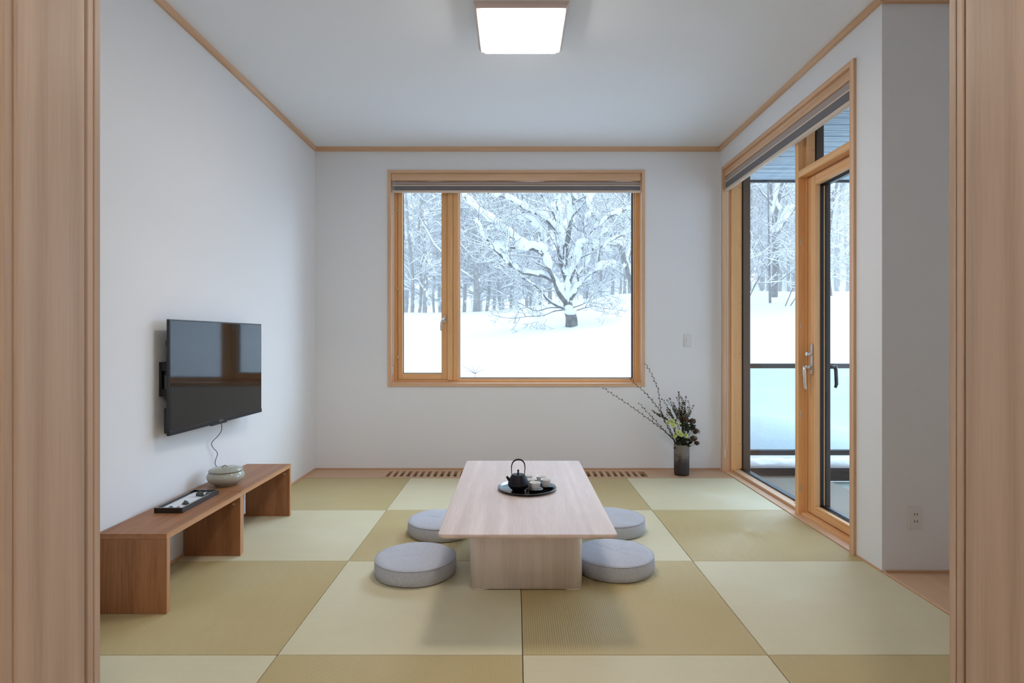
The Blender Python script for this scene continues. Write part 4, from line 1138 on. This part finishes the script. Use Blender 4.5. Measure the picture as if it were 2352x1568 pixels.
free_tree(gl(1778, 0, 17), [([(0,0,0),(.05,0,1.2),(.02,0,2.4),(.25,0,3.6),(.55,0,4.8),(.7,0,6)], .10, .04), ([(.05,0,1.9),(.5,-.1,2.6),(1.0,-.2,3.1),(1.6,-.2,3.4)], .05, .015),
    ([(.1,0,2.6),(-.1,0,3.3),(.05,.1,4.2),(.0,0,5.2)], .05, .02), ([(.3,0,3.6),(.9,0,4.4),(1.5,0,5.0)], .04, .015)], 'leaning grey tree with thick snow clumps, through the balcony window', 5, .20, 6)
free_tree(gl(1769, 0, 15.5), [([(0,0,0),(-.02,0,1.0),(-.04,0,2.2),(-.06,0,3.6),(-.05,0,4.6)], .035, .010), ([(0,0,.5),(.6,-.2,1.0),(1.3,-.3,1.4)], .014, .005), ([(0,0,.9),(-.5,-.2,1.5),(-1.0,0,2.3)], .014, .005)], 'thin straight sapling beside the leaning tree, through the balcony window', 6, .015, 7)
free_tree(gl(1740, 0, 14.5), [([(-.4,0,0),(0,0,.8),(.3,0,1.3)], .018, .006), ([(-.9,0,0),(-.6,0,1.0),(-.1,0,1.7)], .016, .005)], 'low bare shrub stems poking from the snow at the left of the balcony view', 7, .01, 5)
free_tree(gl(1800, 0, 15), [([(0,0,0),(.4,0,1.0),(.7,0,1.9)], .018, .006), ([(.1,0,0),(.7,0,.9),(1.2,0,1.6)], .016, .005), ([(1.1,0,0),(.8,0,.9),(.6,0,1.9)], .016, .005)], 'low bare shrub stems right of the sapling in the balcony view', 8, .01, 5)
free_tree(gl(1905, 0, 18), [([(0,0,0),(-.1,0,1.5),(.1,0,3.0),(.4,0,4.5),(.6,0,6)], .10, .04), ([(0,0,2.5),(-.5,0,3.6),(-.7,0,4.6)], .05, .02)], 'snow-laden tree seen through the balcony door glass', 9, .11, 6)
free_tree(gl(1465, 0, 17), [([(0,0,0),(-.25,0,.8),(-.5,0,1.6),(-.8,0,2.0),(-1.3,0,2.6),(-1.6,0,3.2)], .10, .03), ([(-.3,0,1.0),(-.1,0,2.2),(-.3,0,3.6),(0,0,5)], .07, .03), ([(-.6,0,1.7),(-1.4,0,1.9),(-2.0,0,2.4)], .05, .015)], 'snowy tree leaning left from the right edge of the window view', 10, .16, 6)

# --- forest beyond the crest
protos = []
def forest_proto(seed, H, r, lean):
    rn_ = random.Random(seed); bmb = MB(); sn = MB(); twm = MB()
    pts = []; rad = []; n = 16
    for k in range(n+1):
        t_ = k/n; pts.append(Vector((lean*t_*t_*H*.3+.12*noise.noise(Vector((seed, t_*3, 0)))*H*.2, .1*noise.noise(Vector((seed, 5, t_*3)))*H*.2, H*t_))); rad.append(r*(1-.75*t_))
    bmb.tube(pts, rad, 7)
    for k in range(34):
        i = rn_.randrange(2, n); a = rn_.uniform(0, 2*PI); up = rn_.uniform(.4, 1.1)
        d = Vector((math.cos(a), math.sin(a), up))
        grow(twm, sn, pts[i], d, H*rn_.uniform(.14, .32)*(1.15-.5*i/n), rad[i]*.35, 2, rn_, .055, seed, .03, .8, .42, (3, 5), .007, .18)
    # windblown snow stuck to the trunk
    for i in range(1, n-1):
        for q in range(3):
            if rn_.random() < .5:
                a = rn_.uniform(2.6, 4.6); p_ = pts[i]+Vector((math.cos(a)*rad[i]*.8, math.sin(a)*rad[i]*.8, rn_.uniform(-.25, .25)))
                sn.ball(p_, rad[i]*rn_.uniform(.4, .9), 6, 4, (1, 1, rn_.uniform(.9, 2.2)), None, .25, rn_)
    return bmb, twm, sn
FG = 'forest trees beyond the snowy slope'
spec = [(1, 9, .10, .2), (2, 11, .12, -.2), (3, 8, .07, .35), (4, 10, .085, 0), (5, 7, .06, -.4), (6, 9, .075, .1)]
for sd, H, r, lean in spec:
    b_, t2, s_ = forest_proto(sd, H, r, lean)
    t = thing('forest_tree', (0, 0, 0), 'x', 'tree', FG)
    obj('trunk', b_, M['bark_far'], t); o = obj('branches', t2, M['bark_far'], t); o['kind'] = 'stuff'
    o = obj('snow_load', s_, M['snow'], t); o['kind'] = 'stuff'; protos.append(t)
rn = random.Random(2024)
KIND = ['broad-crowned', 'tall thick-trunked', 'slender', 'straight-trunked', 'short thin-stemmed', 'slim dark-stemmed']
def zone_label(xp, Y, i):
    return zone_base(xp, Y).replace('hazy', KIND[i]+' hazy')
def zone_base(xp, Y):
    d = 'near' if Y < 25 else 'far'
    if xp < 1020: return {'near': 'nearer hazy forest tree behind the narrow casement pane', 'far': 'distant hazy forest tree behind the narrow casement pane'}[d]
    if xp < 1270: return {'near': 'nearer hazy forest tree left of the big tree', 'far': 'distant hazy forest tree left of the big tree'}[d]
    if xp < 1600: return {'near': 'nearer hazy forest tree behind and right of the big tree', 'far': 'distant hazy forest tree behind and right of the big tree'}[d]
    return {'near': 'nearer hazy forest tree beyond the balcony', 'far': 'distant hazy forest tree beyond the balcony'}[d]
spots = []
near = [(946, 22.5), (962, 23.5), (975, 22), (998, 24.5), (930, 25), (1012, 26), (1066, 23), (1092, 21.8), (1100, 24), (1116, 23), (1133, 25), (1152, 22.5), (1172, 23.5), (1208, 22), (1216, 26), (1240, 24), (1262, 26), (1350, 25), (1380, 23.5), (1405, 25), (1433, 22.5), (1450, 24), (1722, 24), (1748, 26), (1790, 23), (1812, 22.5), (1826, 25), (1925, 25), (1945, 27)]
for a, Y in near: spots.append((a, Y))
for k in range(40):
    Y = rn.uniform(27, 46); a = rn.uniform(860, 1560) if k % 3 else rn.uniform(1660, 2080); spots.append((a, Y))
used = set()
for a, Y in spots:
    i = rn.randrange(len(protos))
    t = protos[i] if i not in used else copy_thing(protos[i]); used.add(i)
    X = px(a, Y); t.location = (X, Y, ground(X, Y)-.2); t.rotation_euler = (0, 0, rn.uniform(0, 6.28))
    s = rn.uniform(.85, 1.2); t.scale = (s, s, s); t['label'] = zone_label(a, Y, i)
for i, t in enumerate(protos):
    if i not in used:
        t.location = (px(1000+80*i, 30), 30, 1.9); t['label'] = zone_label(1000+80*i, 30, i)
# twigs poking out of the snow near the house
tw = MB(); c0 = Vector((px(1092, 8.2), 8.2, pz(858, 8.2)))
for d, L in (((-.16, 0, .05), 1), ((.14, 0, .06), 1), ((-.06, .05, .12), 1), ((.05, 0, .10), 1), ((-.20, -.05, .12), 1)):
    e = c0+Vector(d); tw.tube([c0, c0.lerp(e, .5)+Vector((0, 0, .012)), e], [.004, .003, .0015], 4)
tw.tube([c0-Vector((0, 0, .15)), c0], .004, 4)
tag(obj('twig', tw, M['bark']), 'small bare twig poking from the snow low in the picture window', 'twig')
